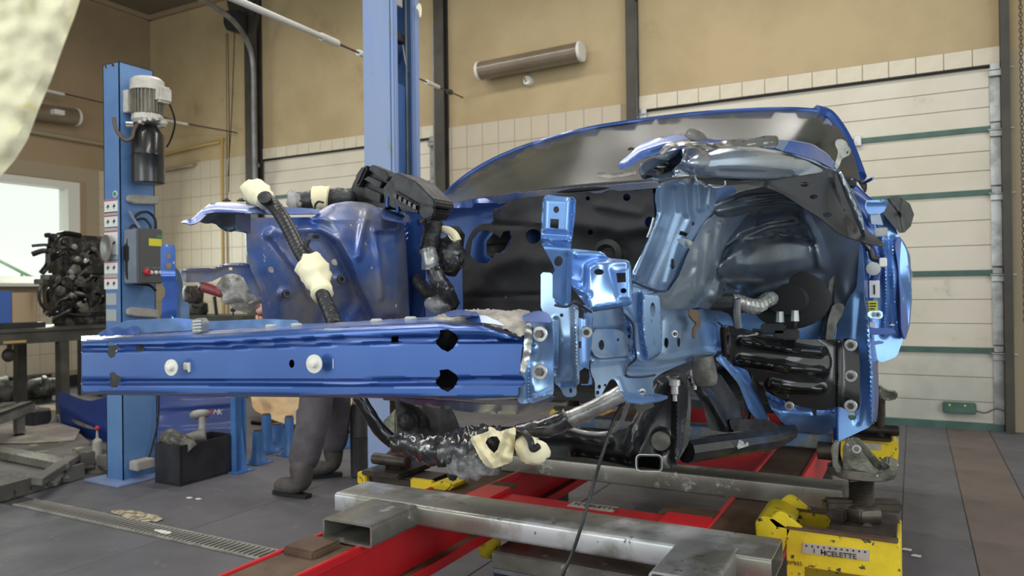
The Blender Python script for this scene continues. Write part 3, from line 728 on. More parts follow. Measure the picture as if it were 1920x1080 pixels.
# ------------------------------------------------------------------ straightening bench
BZ=.5
bench=thing('straightening_bench','long red frame bench under the car with brown top rails','bench',(-.94,2.8,0))
LX=(-1.52,-1.35); RX=(-.54,-.37); Y0,Y1=.95,4.7
def rail(x0,x1,inner):
    MB().box(x0,x1,Y0,Y1,BZ-.012,BZ).build('rail_top','rust_brown',bench,flat=True)
    for x in (x0,x1): MB().box(x-.008,x+.008,Y0,Y1,BZ-.02,BZ+.006).build('rail_lip','bench_red',bench,bev=.003,seg=1)
    xi=x1 if inner>0 else x0
    for x in (x0+.01,x1-.01): MB().box(x-.004,x+.004,Y0,Y1,.355,BZ-.012).build('rail_web','bench_red',bench,flat=True)
    MB().box(xi-.02,xi+.035,Y0,Y1,.352,.360).build('bottom_flange','rust_brown',bench,flat=True)
    MB().box(xi+.035,xi+.042,Y0,Y1,.335,.366).build('flange_edge','bench_red',bench,flat=True)
    MB().box(x0+.02,x1-.02,Y0,Y1,.30,.352).build('rail_under','bench_red',bench,flat=True)
rail(*LX,1); rail(*RX,-1)
for y0,y1,h in ((2.18,2.275,.06),(3.30,3.40,.14),(4.55,4.69,.14)):
    MB().box(LX[1]-.01,RX[0]+.01,y0,y1,BZ-h,BZ-.002).build('cross_member','bench_red',bench,bev=.008)
MB().box(LX[1]+.0,LX[1]+.10,2.14,2.30,BZ-.004,BZ+.012).build('corner_plate','bench_red',bench,bev=.003)
MB().box(LX[1]+.0,LX[1]+.09,2.30,2.37,BZ-.004,BZ+.006).build('rubber_pad','rust_brown',bench,bev=.002)
MB().box(RX[0]-.14,RX[0],2.16,2.26,BZ-.004,BZ+.012).build('corner_plate','bench_red',bench,bev=.003)
MB().box(RX[0]-.17,RX[0]-.0,2.26,2.35,BZ-.002,BZ+.008).build('rubber_pad','rust_brown',bench,bev=.002)
a=aZ(1075,940,BZ+.001); b=aZ(1158,952,BZ+.001)
MB().box(a.x,b.x,2.215,2.27,BZ-.001,BZ+.001).build('name_plate','plate_gray',bench,flat=True,label='grey name plate')
text3d('lettering','H CELETTE',((a.x+b.x)/2+.01,2.243,BZ+.0015),(1,0,0),(0,1,0),.030,'ink',bench)
a=aX(918,1025,LX[1]+.01)
MB().lathe((a.x-.02,2.30,.30),(1,0,0),[(0,.05),(.03,.05),(.045,.035),(.05,.02)],24).build('end_disc','yellow',bench,label='yellow round end cap')
for y in (1.3,3.0,4.4):
    for x0,x1 in (LX,RX):
        if y<2 : continue
        MB().box(x0+.04,x1-.04,y,y+.1,0,.31).build('leg','steel_dark',bench,bev=.004)
MB().box(-1.30,-.37,2.24,2.36,.235,.30).build('lower_beam','bench_steel',bench,bev=.004)
MB().box(-1.30,-.37,2.232,2.24,.228,.243).build('blue_edge','gate_blue',bench,bev=.003)
for x in(-1.28,-.42): MB().box(x-.02,x+.02,2.25,2.35,0,.235).build('leg','steel_dark',bench,bev=.003)
for px,py in ((1008,832),(970,935)): pass
MB().box(LX[0]+.13,LX[0]+.20,1.1,1.18,BZ,BZ+.003).build('scrap','dirt',bench,flat=True)
a=aZ(575,1028,BZ); MB().box(a.x-.03,a.x+.08,a.y-.06,a.y+.05,BZ-.005,BZ+.02).build('edge_clamp','rust_brown',bench,bev=.006,label='rusty clamp on the outer lip')
# steel U-frame lying on the rails
def tubebox(b,x0,x1,y0,y1,z0,z1,ax,w=.006):
    if ax=='X':
        b.box(x0,x1,y0,y1,z1-w,z1).box(x0,x1,y0,y1,z0,z0+w).box(x0,x1,y0,y0+w,z0+w,z1-w).box(x0,x1,y1-w,y1,z0+w,z1-w)
    else:
        b.box(x0,x1,y0,y1,z1-w,z1).box(x0,x1,y0,y1,z0,z0+w).box(x0,x0+w,y0,y1,z0+w,z1-w).box(x1-w,x1,y0,y1,z0+w,z1-w)
def rtube(name,m,parent,c0,c1,w,h,t=.006,r=.010,up=(0,0,1),**k):
    """hollow rectangular tube with rounded corners from c0 to c1"""
    c0=Vector(c0);c1=Vector(c1); d=(c1-c0).normalized(); u=Vector(up); s=d.cross(u).normalized(); u=s.cross(d)
    def ring(w,h,r):
        o=[]
        for cx,cy,a0 in ((w/2-r,h/2-r,0),(-w/2+r,h/2-r,90),(-w/2+r,-h/2+r,180),(w/2-r,-h/2+r,270)):
            for j in range(4):
                a=math.radians(a0+30*j); o.append((cx+r*math.cos(a),cy+r*math.sin(a)))
        return o
    A=ring(w,h,r);B=ring(w-2*t,h-2*t,max(r-t,.002)); n=len(A); v=[]
    for c in (c0,c1):
        for R_ in (A,B): v+=[c+s*x+u*y for x,y in R_]
    f=[]
    for i in range(n):
        j=(i+1)%n
        f+=[(i,j,2*n+j,2*n+i),(n+j,n+i,3*n+i,3*n+j),(j,i,n+i,n+j),(2*n+i,2*n+j,3*n+j,3*n+i)]
    return MB().add(v,f).build(name,m,parent,sharp=40,**k)
uf=thing('steel_beam_frame','U-shaped bare steel tube frame lying across the front of the bench rails','steel frame',(-.95,1.9,.506))
ZB=.506; TZ=.568
rtube('cross_tube','bench_spot',uf,(-1.62,1.895,(ZB+TZ)/2),(-.30,1.895,(ZB+TZ)/2),.17,TZ-ZB,.005,.010)
rtube('stub_tube','bench_steel',uf,(-1.39,1.60,(ZB+TZ)/2-.001),(-1.39,1.85,(ZB+TZ)/2-.001),.175,TZ-ZB,.006,.010)
rtube('stub_tube','bench_spot',uf,(-.455,1.61,(ZB+TZ)/2+.002),(-.455,1.85,(ZB+TZ)/2+.002),.150,TZ-ZB+.004,.006,.012)
rb=rtube('steel_beam','bench_steel',None,(-1.42,2.595,.534),(-.205,2.595,.534),.13,.066,.004,.006,label='bare steel beam across the bench rails behind the U-shaped frame',cat='beam')
rtube('steel_beam','gate_blue',None,(-1.6,3.46,.54),(-.13,3.46,.54),.10,.06,.005,.008,label='farthest steel beam across the bench with flaking blue paint',cat='beam')
# scissor-jack towers that clamp the sill
def threads(p,z0,z1,r,n): 
    prof=[]; k=int((z1-z0)/.006)
    for i in range(k):
        z=z0+(z1-z0)*i/k; prof+=[(z,r),(z+(z1-z0)/k*.5,r*.9)]
    prof.append((z1,r)); return MB().lathe((p[0],p[1],0),(0,0,1),prof,n)
def jackbody(t,x0,x1,y0,y1,z0,z1,cut=True):
    b=MB()
    if cut:
        b.prism([Vector((x0,y0,z0)),Vector((x0+.03,y0,z0)),Vector((x0+.045,y0,z1-.10)),Vector((x1-.03,y0,z1-.10)),Vector((x1-.02,y0,z0)),Vector((x1,y0,z0)),Vector((x1,y0,z1-.01)),Vector((x1-.01,y0,z1)),Vector((x0-.0,y0,z1))],(0,.02,0))
        b.build('front_plate','yellow',t,bev=.002)
        MB().prism([Vector((x0,y1-.02,z0)),Vector((x1,y1-.02,z0)),Vector((x1,y1-.02,z1)),Vector((x0,y1-.02,z1))],(0,.02,0)).build('back_plate','yellow',t,bev=.003)
        MB().box(x1-.012,x1,y0+.02,y1-.02,z0,z1-.004).build('end_plate','yellow',t,bev=.003)
        MB().box(x0+.0,x1-.02,y0+.02,y1-.02,z1-.10,z1-.088).build('shelf','rust_brown',t,bev=.002)
        MB().box(x0,x1-.005,y0-.004,y0+.03,z1-.004,z1+.004).build('top_lip','rust_brown',t,bev=.002)
        MB().box(x0,x1-.005,y1-.03,y1+.004,z1-.004,z1+.004).build('top_lip','rust_brown',t,bev=.002)
# near right
jk=thing('jack_stand','nearest yellow jack stand with threaded post clamping the sill at lower right','jack stand',(-.17,2.25,.2),group='jack stands on the bench')
jx0=aY(1474,1000,2.13).x; jx1=aY(1688,1010,2.13).x
jackbody(jk,jx0,jx1,2.13,2.34,.20,.55)
MB().prism([Vector((x,2.13,z)) for x,z in ((-.39,.44),(-.345,.42),(-.30,.545),(-.315,.555),(-.345,.572),(-.38,.570),(-.395,.555))],(0,.20,0)).build('rail_hook','yellow',jk,bev=.004)
for yy in (2.13,2.315): MB().prism([Vector((x,yy,z)) for x,z in ((-.36,.565),(-.335,.59),(-.318,.588),(-.27,.552),(-.20,.552),(-.20,.545),(-.34,.545))],(0,.015,0)).build('side_cheek','yellow',jk,bev=.003)
pl=MB(); a=aY(1505,1019,2.128); b=aY(1631,1031,2.128)
pl.prism([aY(x,y,2.128) for x,y in((1505,1018),(1631,1032),(1630,1052),(1504,1037))],(0,.003,0)).build('scale_plate','plate_gray',jk,flat=True,label='grey scale plate with lettering')
dirx=(aY(1600,1046,2.127)-aY(1530,1038,2.127)).normalized()
text3d('lettering','CELETTE',aY(1577,1041.2,2.1265),dirx,Vector((0,-1,0)).cross(dirx)*1,.019,'ink',jk)
text3d('lettering','1',aY(1527,1033,2.1265),dirx,Vector((0,-1,0)).cross(dirx),.017,'ink',jk)
em=MB(); 
for x0_,y0_,x1_,y1_ in ((1539,1030,1542,1040),(1545,1032,1548,1042),(1540,1035,1547,1037.5)): em.prism([aY(x0_,y0_,2.1275),aY(x1_,y0_+.5,2.1275),aY(x1_,y1_,2.1275),aY(x0_,y1_-.5,2.1275)],(0,.0005,0))
em.build('emblem','ink',jk,flat=True,kind='stuff')
dots=MB()
for i in range(11):
    p=aY(1512+i*11,1023.5+i*1.15,2.1275); dots.box(-.0022,.0022,-.0004,.0006,-.0022,.0022,c=p)
dots.build('scale_marks','ink',jk,flat=True,kind='stuff')
text3d('stamped_code','JN*652',aY(1489,1056,2.1275),dirx,Vector((0,-1,0)).cross(dirx),.014,'rust_brown',jk,kind='stuff')
JX,JY=aY(1616,960,2.235).x,2.235
MB().box(JX-.075,JX+.085,2.15,2.32,.55,.568).build('slide_plate','screw',jk,bev=.004)
MB().prism([Vector((JX-.085+a,2.17+b,.568)) for a,b in((0,.02),(.05,0),(.05,.13),(0,.12))],(0,0,.035)).build('side_block','screw',jk,bev=.006)
nut=MB(); nut.lathe((JX,JY,.566),(0,0,1),[(0,.05),(.008,.056),(.03,.058),(.042,.05),(.048,.038)],6); nut.build('base_nut','screw',jk,bev=.004)
MB().box(-.10,.10,-.022,.022,.590,.622,R=Matrix.Rotation(.35,3,'Z'),c=(JX,JY,0)).build('wing','screw',jk,bev=.008)
a=aD(1627,990,1.965); MB().lathe(a,(a-C0)*-1,[(0,.013),(.003,.013)],16).build('pin_hole','ink',jk)
threads((JX,JY),.60,.70,.033,24).build('screw','screw',jk,sharp=25)
# clamp on top
cl=MB()
cl.lathe((JX,JY-.01,.0),(0,0,1),[(.685,.055),(.69,.066),(.712,.068),(.716,.06)],24,sq=(1,1.25)); cl.build('clamp_base','clamp',jk)
MB().prism([P((x,y,'Y',2.17)) for x,y in ((1590,905),(1682,896),(1684,878),(1664,868),(1655,872),(1637,890))],(0,.10,0)).build('clamp_foot','clamp',jk,bev=.004)
for yy,o in ((2.16,0),(2.235,0)):
    MB().prism([P((x,y,'Y',2.16)) for x,y in ((1584,830),(1597,824),(1640,880),(1652,884),(1636,890),(1600,880),(1588,868))],(0,.014,0)).build('gusset','clamp',jk,bev=.003) if yy<2.2 else MB().prism([P((x,y,'Y',2.235)) for x,y in ((1597,820),(1610,822),(1652,868),(1665,872),(1640,882),(1610,872))],(0,.014,0)).build('gusset','clamp',jk,bev=.003)
MB().prism([P((x,y,'Y',2.14)) for x,y in ((1557,840),(1566,826),(1572,830),(1570,866),(1578,884),(1574,890),(1562,880))],(0,.10,0)).build('outer_jaw','clamp',jk,bev=.006)
MB().prism([P((x,y,'Y',2.17)) for x,y in ((1580,836),(1590,826),(1600,832),(1612,900),(1580,896))],(0,.07,0)).build('inner_jaw','clamp',jk,bev=.005)
bolt(P((1606,842,'Y',2.155)),(0,-1,.2),.012,'zinc',jk); bolt(P((1657,876,'Y',2.16)),(0,-.5,1),.014,'screw',jk)
p=P((1556,846,'Y',2.18)); MB().cyl(p+Vector((-.03,0,0)),p+Vector((.02,0,0)),.024,n=14).build('clamp_screw','screw',jk)
# far right
j2=thing('jack_stand','far yellow jack stand behind the sill on the right rail','jack stand',(-.14,3.4,.3),group='jack stands on the bench')
ja,jb=aY(1560,840,3.32).x,aY(1683,840,3.32).x; zt_,zb_=aY(1640,826,3.32).z,aY(1640,868,3.32).z
MB().box(ja,jb,3.32,3.52,zb_,zt_).build('body','yellow',j2,bev=.012)
MB().box(ja,jb-.02,3.33,3.51,zb_-.02,zb_).build('foot_block','black_rubber',j2,bev=.004)
MB().box(ja+.02,jb-.02,3.30,3.50,zt_,zt_+.012).build('slide_plate','screw',j2,bev=.004)
MB().prism([aY(x,y,3.315) for x,y in((1607,829),(1652,832),(1652,844),(1607,841))],(0,.004,0)).build('scale_plate','plate_gray',j2,flat=True)
p=aY(1650,815,3.38); 
MB().cyl((p.x-.10,3.38,p.z+.02),(p.x+.07,3.38,p.z+.02),.022,n=14).build('wing','screw',j2,bev=.004)
threads((p.x,3.38),p.z-.02,aY(1650,740,3.38).z,.022,16).build('screw','screw',j2,sharp=25)
MB().prism([P((x,y,'Y',3.36)) for x,y in ((1646,722),(1662,734),(1682,736),(1683,748),(1668,752),(1646,750))],(0,.06,0)).build('clamp_arm','clamp',j2,bev=.006)
# left
j3=thing('jack_stand','left jack stand with dark screw post beyond the tall blue post','jack stand',(-1.76,2.3,.3),group='jack stands on the bench')
jx=aY(747,860,2.36).x
MB().box(jx-.10,jx+.20,2.28,2.42,.44,.50).build('body','screw',j3,bev=.008)
MB().box(jx-.125,jx-.08,2.26,2.44,.46,.505).build('end_plate','yellow',j3,bev=.004)
MB().box(jx+.12,jx+.22,2.27,2.29,.44,.505).build('front_plate','yellow',j3,bev=.004)
MB().box(jx-.09,jx+.09,2.24,2.46,.50,.52).build('slide_plate','screw',j3,bev=.006)
MB().cyl((jx-.075,2.30,.555),(jx+.09,2.30,.555),.022,n=14).build('wing','screw',j3,bev=.004)
MB().lathe((jx,2.36,0),(0,0,1),[(.52,.05),(.54,.055),(.57,.05),(.58,.036)],8).build('base_nut','screw',j3)
threads((jx,2.36),.56,.84,.033,20).build('screw','screw',j3,sharp=25)
MB().prism([P((x,y,'Y',2.32)) for x,y in ((712,795),(742,765),(742,815),(716,812))],(0,.08,0)).build('clamp_plate','clamp',j3,bev=.006)
MB().box(jx-.05,jx+.05,2.31,2.41,.78,.86).build('clamp_head','screw',j3,bev=.01)
MB().prism([Vector((x,2.2,z)) for x,z in ((jx+.13,.46),(jx+.30,.53),(jx+.36,.52),(jx+.30,.47))],(0,.12,0)).build('rail_hook','yellow',j3,bev=.008)
# rear left jack seen through the gap under the car
j4=thing('jack_stand','dark jack screw far back under the left side of the car','jack stand',(-1.76,4.0,.3),group='jack stands on the bench')
q=aY(1075,735,4.0)
threads((q.x,4.0),.50,.86,.04,16).build('screw','screw',j4,sharp=25)
MB().box(q.x-.12,-1.53,3.92,4.1,.40,.50).build('body','yellow',j4,bev=.008)
MB().box(q.x-.10,q.x+.08,3.93,4.08,.50,.53).build('slide_plate','screw',j4,bev=.008)
# thin black cable hanging in front
pipe('hanging_cable',[(1170,752,'D',1.45),(1150,790,'D',1.44),(1130,850,'D',1.42),(1112,910,'D',1.42),(1092,980,'D',1.40),(1072,1040,'D',1.4),(1052,1090,'D',1.4),(1040,1180,'D',1.42)],.0035,'hose_black',label='thin black cable hanging from the car in front of the steel beam',cat='cable',n=8)
# ------------------------------------------------------------------ the car body on the bench
car=thing('damaged_car','blue car body shell stripped of bonnet and wings, clamped on the red bench','car',(-.94,2.4,.78))
# --- bumper beam: stations along its length (px: y of back top edge, face top, groove 1, groove 2, bottom)
ST=np.array([[150,631,636,651,661,711,722,740],[400,616,626,644,655,712,723,743],[660,604,611,631,646,712,724,746],
 [820,594,603,629,643,709,723,748],[900,592,607,631,643,707,722,750],[985,596,630,640,643,708,722,748]],float)
def stn(X): return [np.interp(X,ST[:,0],ST[:,i]) for i in range(1,8)]
def sst(a,b,x): t=np.clip((x-a)/(b-a+1e-6),0,1); return t*t*(3-2*t)
def beam_depth(X,Yp):
    _,yt,a1,b1,a2,b2,yb=stn(X)
    yw=.962-.012*np.sin(np.clip((X-150)/830,0,1)*math.pi)
    Y=Yp
    g1=sst(a1-2,a1+3,Y)*(1-sst(b1-4,b1+1,Y)); g2=sst(a2-2,a2+3,Y)*(1-sst(b2-4,b2+1,Y))
    off=.020*(g1+g2)
    off=off+.022*(1-sst(yt-1,yt+7,Y))+.028*sst(yb-6,yb+1,Y)+.006*(1-sst(yt,yt+14,Y))
    off=off-.010*np.exp(-((X-900)/60)**2-((Y-618)/12)**2)+.012*sst(930,985,X)*(1-sst(600,640,Y))
    r=FWn[1]+((X-960)/F)*RRn[1]+((540-Y)/F)*UUn[1]
    return (yw+off)/r
def stpts(i,xs,d=0): return [(x,float(np.interp(x,ST[:,0],ST[:,i]))+d) for x in xs]
xs=[152,250,400,550,660,760,820,860,900,940,975]
face=stpts(2,xs)+[(982,640),(978,660),(974,700),(984,712),(981,724),(972,727),(971,748)]+stpts(7,xs[::-1][1:])
def key(x,y,s=1): return [(x-9*s,y-14*s),(x-2*s,y-17*s),(x+5*s,y-10*s),(x+16*s,y-5*s),(x+9*s,y+1*s),(x+6*s,y+8*s),(x+5*s,y+14*s),(x-2*s,y+18*s),(x-8*s,y+12*s),(x-9*s,y+4*s),(x-6*s,y-2*s),(x-10*s,y-8*s)]
def big(x,y): return [(x-14,y-20),(x+2,y-22),(x+16,y-13),(x+22,y-4),(x+18,y+4),(x+12,y+14),(x+2,y+21),(x-10,y+16),(x-20,y+6),(x-21,y-1),(x-15,y-5),(x-13,y-12)]
hol=[key(210,655,.95),key(215,713,.95),big(838,639),big(838,714),circ(547,682,5,8),[(256,648),(268,648),(268,658),(256,658)],[(734,632),(747,631),(747,641),(734,642)]]
# the beam is its own bolted piece of the shell
bb=sheet('bumper_beam',face,beam_depth,'beam_blue',car,holes=hol,step=5,rd=0,t=.002,sharp=60,jag=0)
def beam_top(X,Yp):
    yb_,yt,*_=stn(X); r=FWn[1]+((X-960)/F)*RRn[1]+((540-Yp)/F)*UUn[1]
    t=np.clip((yt+3-Yp)/(yt+3-yb_+.1),0,1.3)
    return (.975+.075*t)/r
sheet('beam_top_flange',stpts(2,xs[:-1],2)+[(960,600)]+stpts(1,xs[::-1][2:],-1),beam_top,'car_blue_dirty',bb,step=6,rd=0,t=.0015,jag=.8)
# back channel closing the beam (seen through the holes)
def backd(X,Yp): r=FWn[1]+((X-960)/F)*RRn[1]+((540-Yp)/F)*UUn[1]; return (1.05)/r
sheet('back_channel',[(x,y-5 if i<1 else y) for x,y in stpts(2,[170,400,660,820,940],14) for i in (1,)]+stpts(7,[940,820,660,400,170],-14),backd,'under_black',bb,step=14,rd=0,t=.002)
# white clips on the beam
for px,py in ((330,688),(597,681)):
    c=P((px,py,'Y',.945)); d=Vector((.12,-1,.0)).normalized()
    ck=MB().lathe(c,d,[(0,.004),(.008,.004),(.010,.0155),(.0125,.0155),(.013,.006),(.02,.006),(.021,.003)],22).build('white_clip','white_plastic',bb)
    MB().box(-.0,.020,.001,.012,-.007,.007,c=c+Vector((.010,.006,.001))).box(.018,.022,-.002,.012,-.011,.008,c=c+Vector((.008,.006,.001))).build('clip_base','white_plastic',ck,bev=.0015)
# grey studs on top of the beam
for px,py,r in ((508,613,9),(556,611,9),(706,603,9),(770,599,9)):
    c=P((px,py,'Y',1.03)); MB().lathe(c,(0,0,1),[(-.004,.010),(.002,.011),(.005,.008)],16).build('plug','label_gray',bb)
# grey spring clip
c=P((366,612,'Y',1.02))
MB().prism([P((x,y,'Y',1.0)) for x,y in((358,600),(372,596),(378,606),(376,624),(362,626),(357,612))],(0,.02,0)).build('spring_clip','rail_gray',bb,bev=.0015,label='grey spring clip')
for k in range(4): 
    yy=601+k*6; MB().prism([P((x,y,'Y',.996)) for x,y in((361,yy),(377,yy-1),(377,yy+2),(361,yy+3))],(0,.004,0)).build('clip_rib','zinc',bb,flat=True)
# torn upper end of the beam
sheet('torn_metal',[(800,600),(826,589),(855,582),(900,579),(945,582),(985,580),(1005,590),(1000,612),(978,632),(955,620),(930,612),(900,604),(865,600),(840,604)],
 [(800,600,'Y',1.02),(900,590,'Y',1.0),(990,590,'Y',1.02),(975,628,'Y',.955),(900,607,'Y',.972),(850,583,'Y',1.05)],'torn_primer',bb,step=5,rd=1,t=.0015,jag=3,noise=.012,ns=16,label='torn scraped metal at the crushed end of the beam')
sheet('torn_flap',[(868,598),(905,590),(930,600),(950,612),(915,606),(885,603)],[(868,598,'Y',.985),(950,612,'Y',.955),(905,590,'Y',.99)],'car_blue_scuff',bb,step=5,rd=1,jag=1)
sheet('torn_flap',[(832,585),(862,580),(896,585),(898,592),(862,592),(840,594)],[(832,585,'Y',1.0),(896,590,'Y',.98),(862,578,'Y',1.03)],'car_blue_scuff',bb,step=5,rd=1,jag=1,noise=.006)
sheet('curled_lip',[(978,592),(1005,582),(1026,585),(1037,600),(1030,606),(1005,604),(982,603)],[(978,600,'Y',.95),(1037,600,'Y',.955),(1010,582,'Y',.99)],'car_blue_scuff',bb,step=5,rd=1,rel=[('g',[(982,603),(1035,603)],4,.006)])
# end flange with two bolts
ef=sheet('end_flange',[(984,603),(1005,602),(1036,601),(1037,650),(1038,738),(1030,746),(1003,754),(975,758),(970,748),(972,728),(983,724),(985,712),(977,700),(984,665),(988,640)],
 [(985,610,'Y',.985),(1036,605,'Y',.975),(1038,740,'Y',.975),(975,750,'Y',.985),(1000,680,'Y',.992),(986,680,'Y',.97)],'inner_blue2',bb,step=6,rd=1,t=.002,rel=[('g',[(990,610),(994,660),(990,700),(992,750)],5,-.010),('g',[(1000,745),(1036,737)],5,.008),('b',(1000,655),10,10,.006)],label='pale blue end flange with bolts')
sheet('crumpled_edge',[(984,606),(996,604),(998,640),(994,668),(984,700),(976,706),(975,690),(982,660)],[(984,606,'Y',.955),(996,606,'Y',.965),(978,700,'Y',.945),(994,668,'Y',.955)],'bare_steel',ef,step=5,rd=1,jag=1.5,noise=.006)
for px,py,m,r in ((1013,626,'zinc',.0118),(1013,697,'zinc',.0118)):
    bolt(P((px,py,'Y',.972)),(.05,-1,0),r,m,ef)
sheet('lower_lip',[(745,747),(850,752),(900,757),(965,760),(975,754),(1003,756),(1040,742),(1040,748),(1000,768),(970,777),(905,776),(840,768),(760,756)],
 [(745,750,'Y',1.0),(1040,745,'Y',.99),(905,775,'Y',1.1)],'car_blue',bb,step=9,t=.002)
# --- radiator support behind the beam
sup=sheet('radiator_support',[(205,613),(240,600),(330,596),(400,602),(493,598),(560,600),(560,612),(400,618),(300,622),(180,628)],
 [(205,620,'Y',1.03),(560,612,'Y',1.03),(400,600,'Y',1.06),(240,600,'Y',1.06)],'inner_blue',car,step=8,t=.002,noise=.004)
sheet('torn_flap',[(182,630),(200,617),(225,612),(232,620),(250,608),(262,616),(258,626)],[(182,630,'Y',.99),(262,620,'Y',1.02),(220,612,'Y',1.03)],'car_blue_scuff',sup,step=5,noise=.01,jag=2)
lb=sheet('lamp_bracket',[(301,462),(306,457),(324,458),(328,463),(329,520),(331,526),(334,545),(330,600),(302,603),(304,560),(312,545),(303,531),(301,515)],
 [(301,460,'Y',1.06),(329,460,'Y',1.065),(331,600,'Y',1.10),(302,600,'Y',1.09),(303,530,'Y',1.07)],'car_blue_scuff',car,holes=[circ(316,480,4.5,5),[(311,493),(321,493),(321,504),(311,504)],circ(306,552,3.6,6.5)],step=5,rd=1,t=.002,rel=[('g',[(304,518),(329,518)],4,.006)],label='blue headlamp bracket on the far front corner')
sheet('bracket_web',[(328,500),(338,510),(343,530),(341,562),(345,566),(354,566),(356,606),(326,608),(312,560),(320,540),(332,530)],
 [(328,500,'Y',1.10),(343,530,'Y',1.13),(354,600,'Y',1.14),(312,560,'Y',1.085),(326,605,'Y',1.10)],'inner_blue2',lb,step=6,rd=1,rel=[('g',[(326,560),(327,608)],5,.006)])
# member between bracket and wing
sheet('side_member',[(338,507),(352,503),(400,502),(420,494),(455,492),(480,500),(500,545),(484,560),(470,548),(455,518),(440,513),(425,514),(395,529),(345,530)],
 [(338,515,'Y',1.13),(400,515,'Y',1.2),(440,500,'X',-1.40),(495,550,'X',-1.37)],'car_blue_dirty',car,holes=[circ(432,504,4,3)],step=6,rd=1,t=.003,rel=[('g',[(345,505),(400,504),(422,497),(460,495)],4,.010),('g',[(350,508),(349,528)],3,.008)])
# --- far inner wing (left in the photo)
wing=sheet('inner_wing',[(464,408),(520,408),(588,407),(600,394),(622,382),(653,377),(690,380),(712,390),(740,400),(757,412),(762,470),(766,540),(768,600),(760,604),(700,608),(600,611),(495,614),(493,592),(489,545),(470,505),(463,475),(461,440)],
 [(464,410,'X',-1.40),(495,612,'X',-1.38),(590,500,'X',-1.37),(620,385,'Y',1.62),(757,410,'Y',1.86),(768,600,'Y',1.9),(700,600,'Y',1.76),(600,611,'Y',1.56)],
 'car_blue_dirty',car,holes=[circ(537,551,5,6),circ(639,524,5,6),circ(658,422,1.5,2),circ(697,502,2,2),circ(743,573,2,4)],step=6.5,rd=1,t=.003,sharp=70,
 rel=[('p',[(592,408),(622,380),(703,378),(757,402),(764,600),(712,602),(690,570),(665,520),(645,470),(625,440)],16,.07),
      ('g',[(508,440),(530,468),(558,505),(583,556)],8,.030),('g',[(500,442),(512,436),(530,440)],6,.02),
      ('g',[(545,432),(600,430),(635,450),(660,495),(680,545),(710,600)],7,.022),
      ('p',[(600,436),(632,455),(655,500),(672,560),(650,600),(600,600),(585,540),(560,480),(560,445)],10,-.018),
      ('g',[(687,395),(678,440),(672,480)],7,.016),('g',[(700,430),(712,500),(714,560)],4,.012),('g',[(703,432),(745,430)],4,.012),
      ('b',(537,551),16,14,.02),('b',(639,524),16,14,.02),('g',[(590,412),(690,412)],3,.006)])
for px,py,r in ((537,551,.011),(639,524,.012)):
    MB().lathe(P((px,py,'X',-1.352)),(.9,-.4,.1),[(0,r),(.004,r*.9),(.004,r*.5),(.0,r*.45)],16).build('bush','under_black',wing)
for px,py in ((508,506),(627,492)):
    sheet('filler_spot',[(px-6,py-5),(px+3,py-7),(px+6,py+4),(px+2,py+6),(px-5,py+3)],[(px,py,'X',-1.345)],'torn_primer',wing,step=4,t=.001,label='pale filler spot' if px==508 else None)
p=P((733,447,'Y',1.82)); bolt(p,(.5,-1,0),.012,'zinc',wing)
for px in (607,624,640,646,652,668): bolt(P((px,411,'Y',1.57+(px-600)*.0015)),(.6,-1,0),.004,'zinc',wing,name='rivet',washer=False)
sheet('wing_box',[(757,400),(800,392),(799,470),(798,560),(790,590),(766,604),(763,500)],[(757,400,'Y',1.9),(800,392,'Y',1.97),(766,600,'Y',1.95),(798,560,'Y',2.0)],'car_blue',wing,step=9,t=.003,rel=[('g',[(763,420),(764,590)],4,.02)])
for px,py in ((791,415),(791,472)): bolt(P((px,py,'Y',1.95)),(.3,-1,0),.010,'under_black',wing)
sheet('tower_shelf',[(716,388),(740,396),(766,402),(770,412),(760,419),(726,413),(716,407)],[(716,395,'Y',1.7),(770,410,'Y',1.8),(740,396,'Y',1.86)],'car_blue',wing,step=6,t=.004)
bolt(P((753,407,'Y',1.78)),(0,-.4,1),.010,'zinc',wing)
for px,y0,y1 in ((726,369,388),(746,380,398)): MB().cyl(P((px,y1,'Y',1.74)),P((px+1,y0,'Y',1.74)),.006,n=10).build('stud','car_blue',wing)
# upper rail of the far wing with bent tip
sheet('wing_rail',[(338,417),(346,412),(362,409),(376,394),(390,384),(400,379),(440,380),(470,385),(500,386),(605,392),(606,401),(520,402),(480,400),(440,398),(400,398),(388,402),(372,417),(356,422),(350,418)],
 [(338,415,'Y',1.10),(372,417,'Y',1.12),(400,380,'Y',1.25),(480,400,'Y',1.2),(600,395,'Y',1.56)],'car_blue_scuff',wing,step=6,rd=1,t=.004,rel=[('g',[(360,412),(378,397),(400,392),(480,396)],4,.014)])
sheet('rail_box',[(372,415),(384,402),(400,398),(470,398),(470,434),(440,433),(432,436),(415,430),(402,418),(385,420)],[(372,415,'Y',1.16),(402,425,'Y',1.22),(470,400,'Y',1.27),(465,434,'Y',1.30)],'house_dark',wing,step=7,rd=1,t=.004,rel=[('b',(420,415),30,18,-.02)])
sheet('rail_end_plate',[(443,402),(470,400),(470,438),(443,434)],[(443,402,'Y',1.2),(470,420,'Y',1.25)],'inner_blue2',wing,step=7,rd=0,t=.003)
for px in (425,452): bolt(P((px,377,'Y',1.27)),(0,0,1),.010,'under_black',wing)
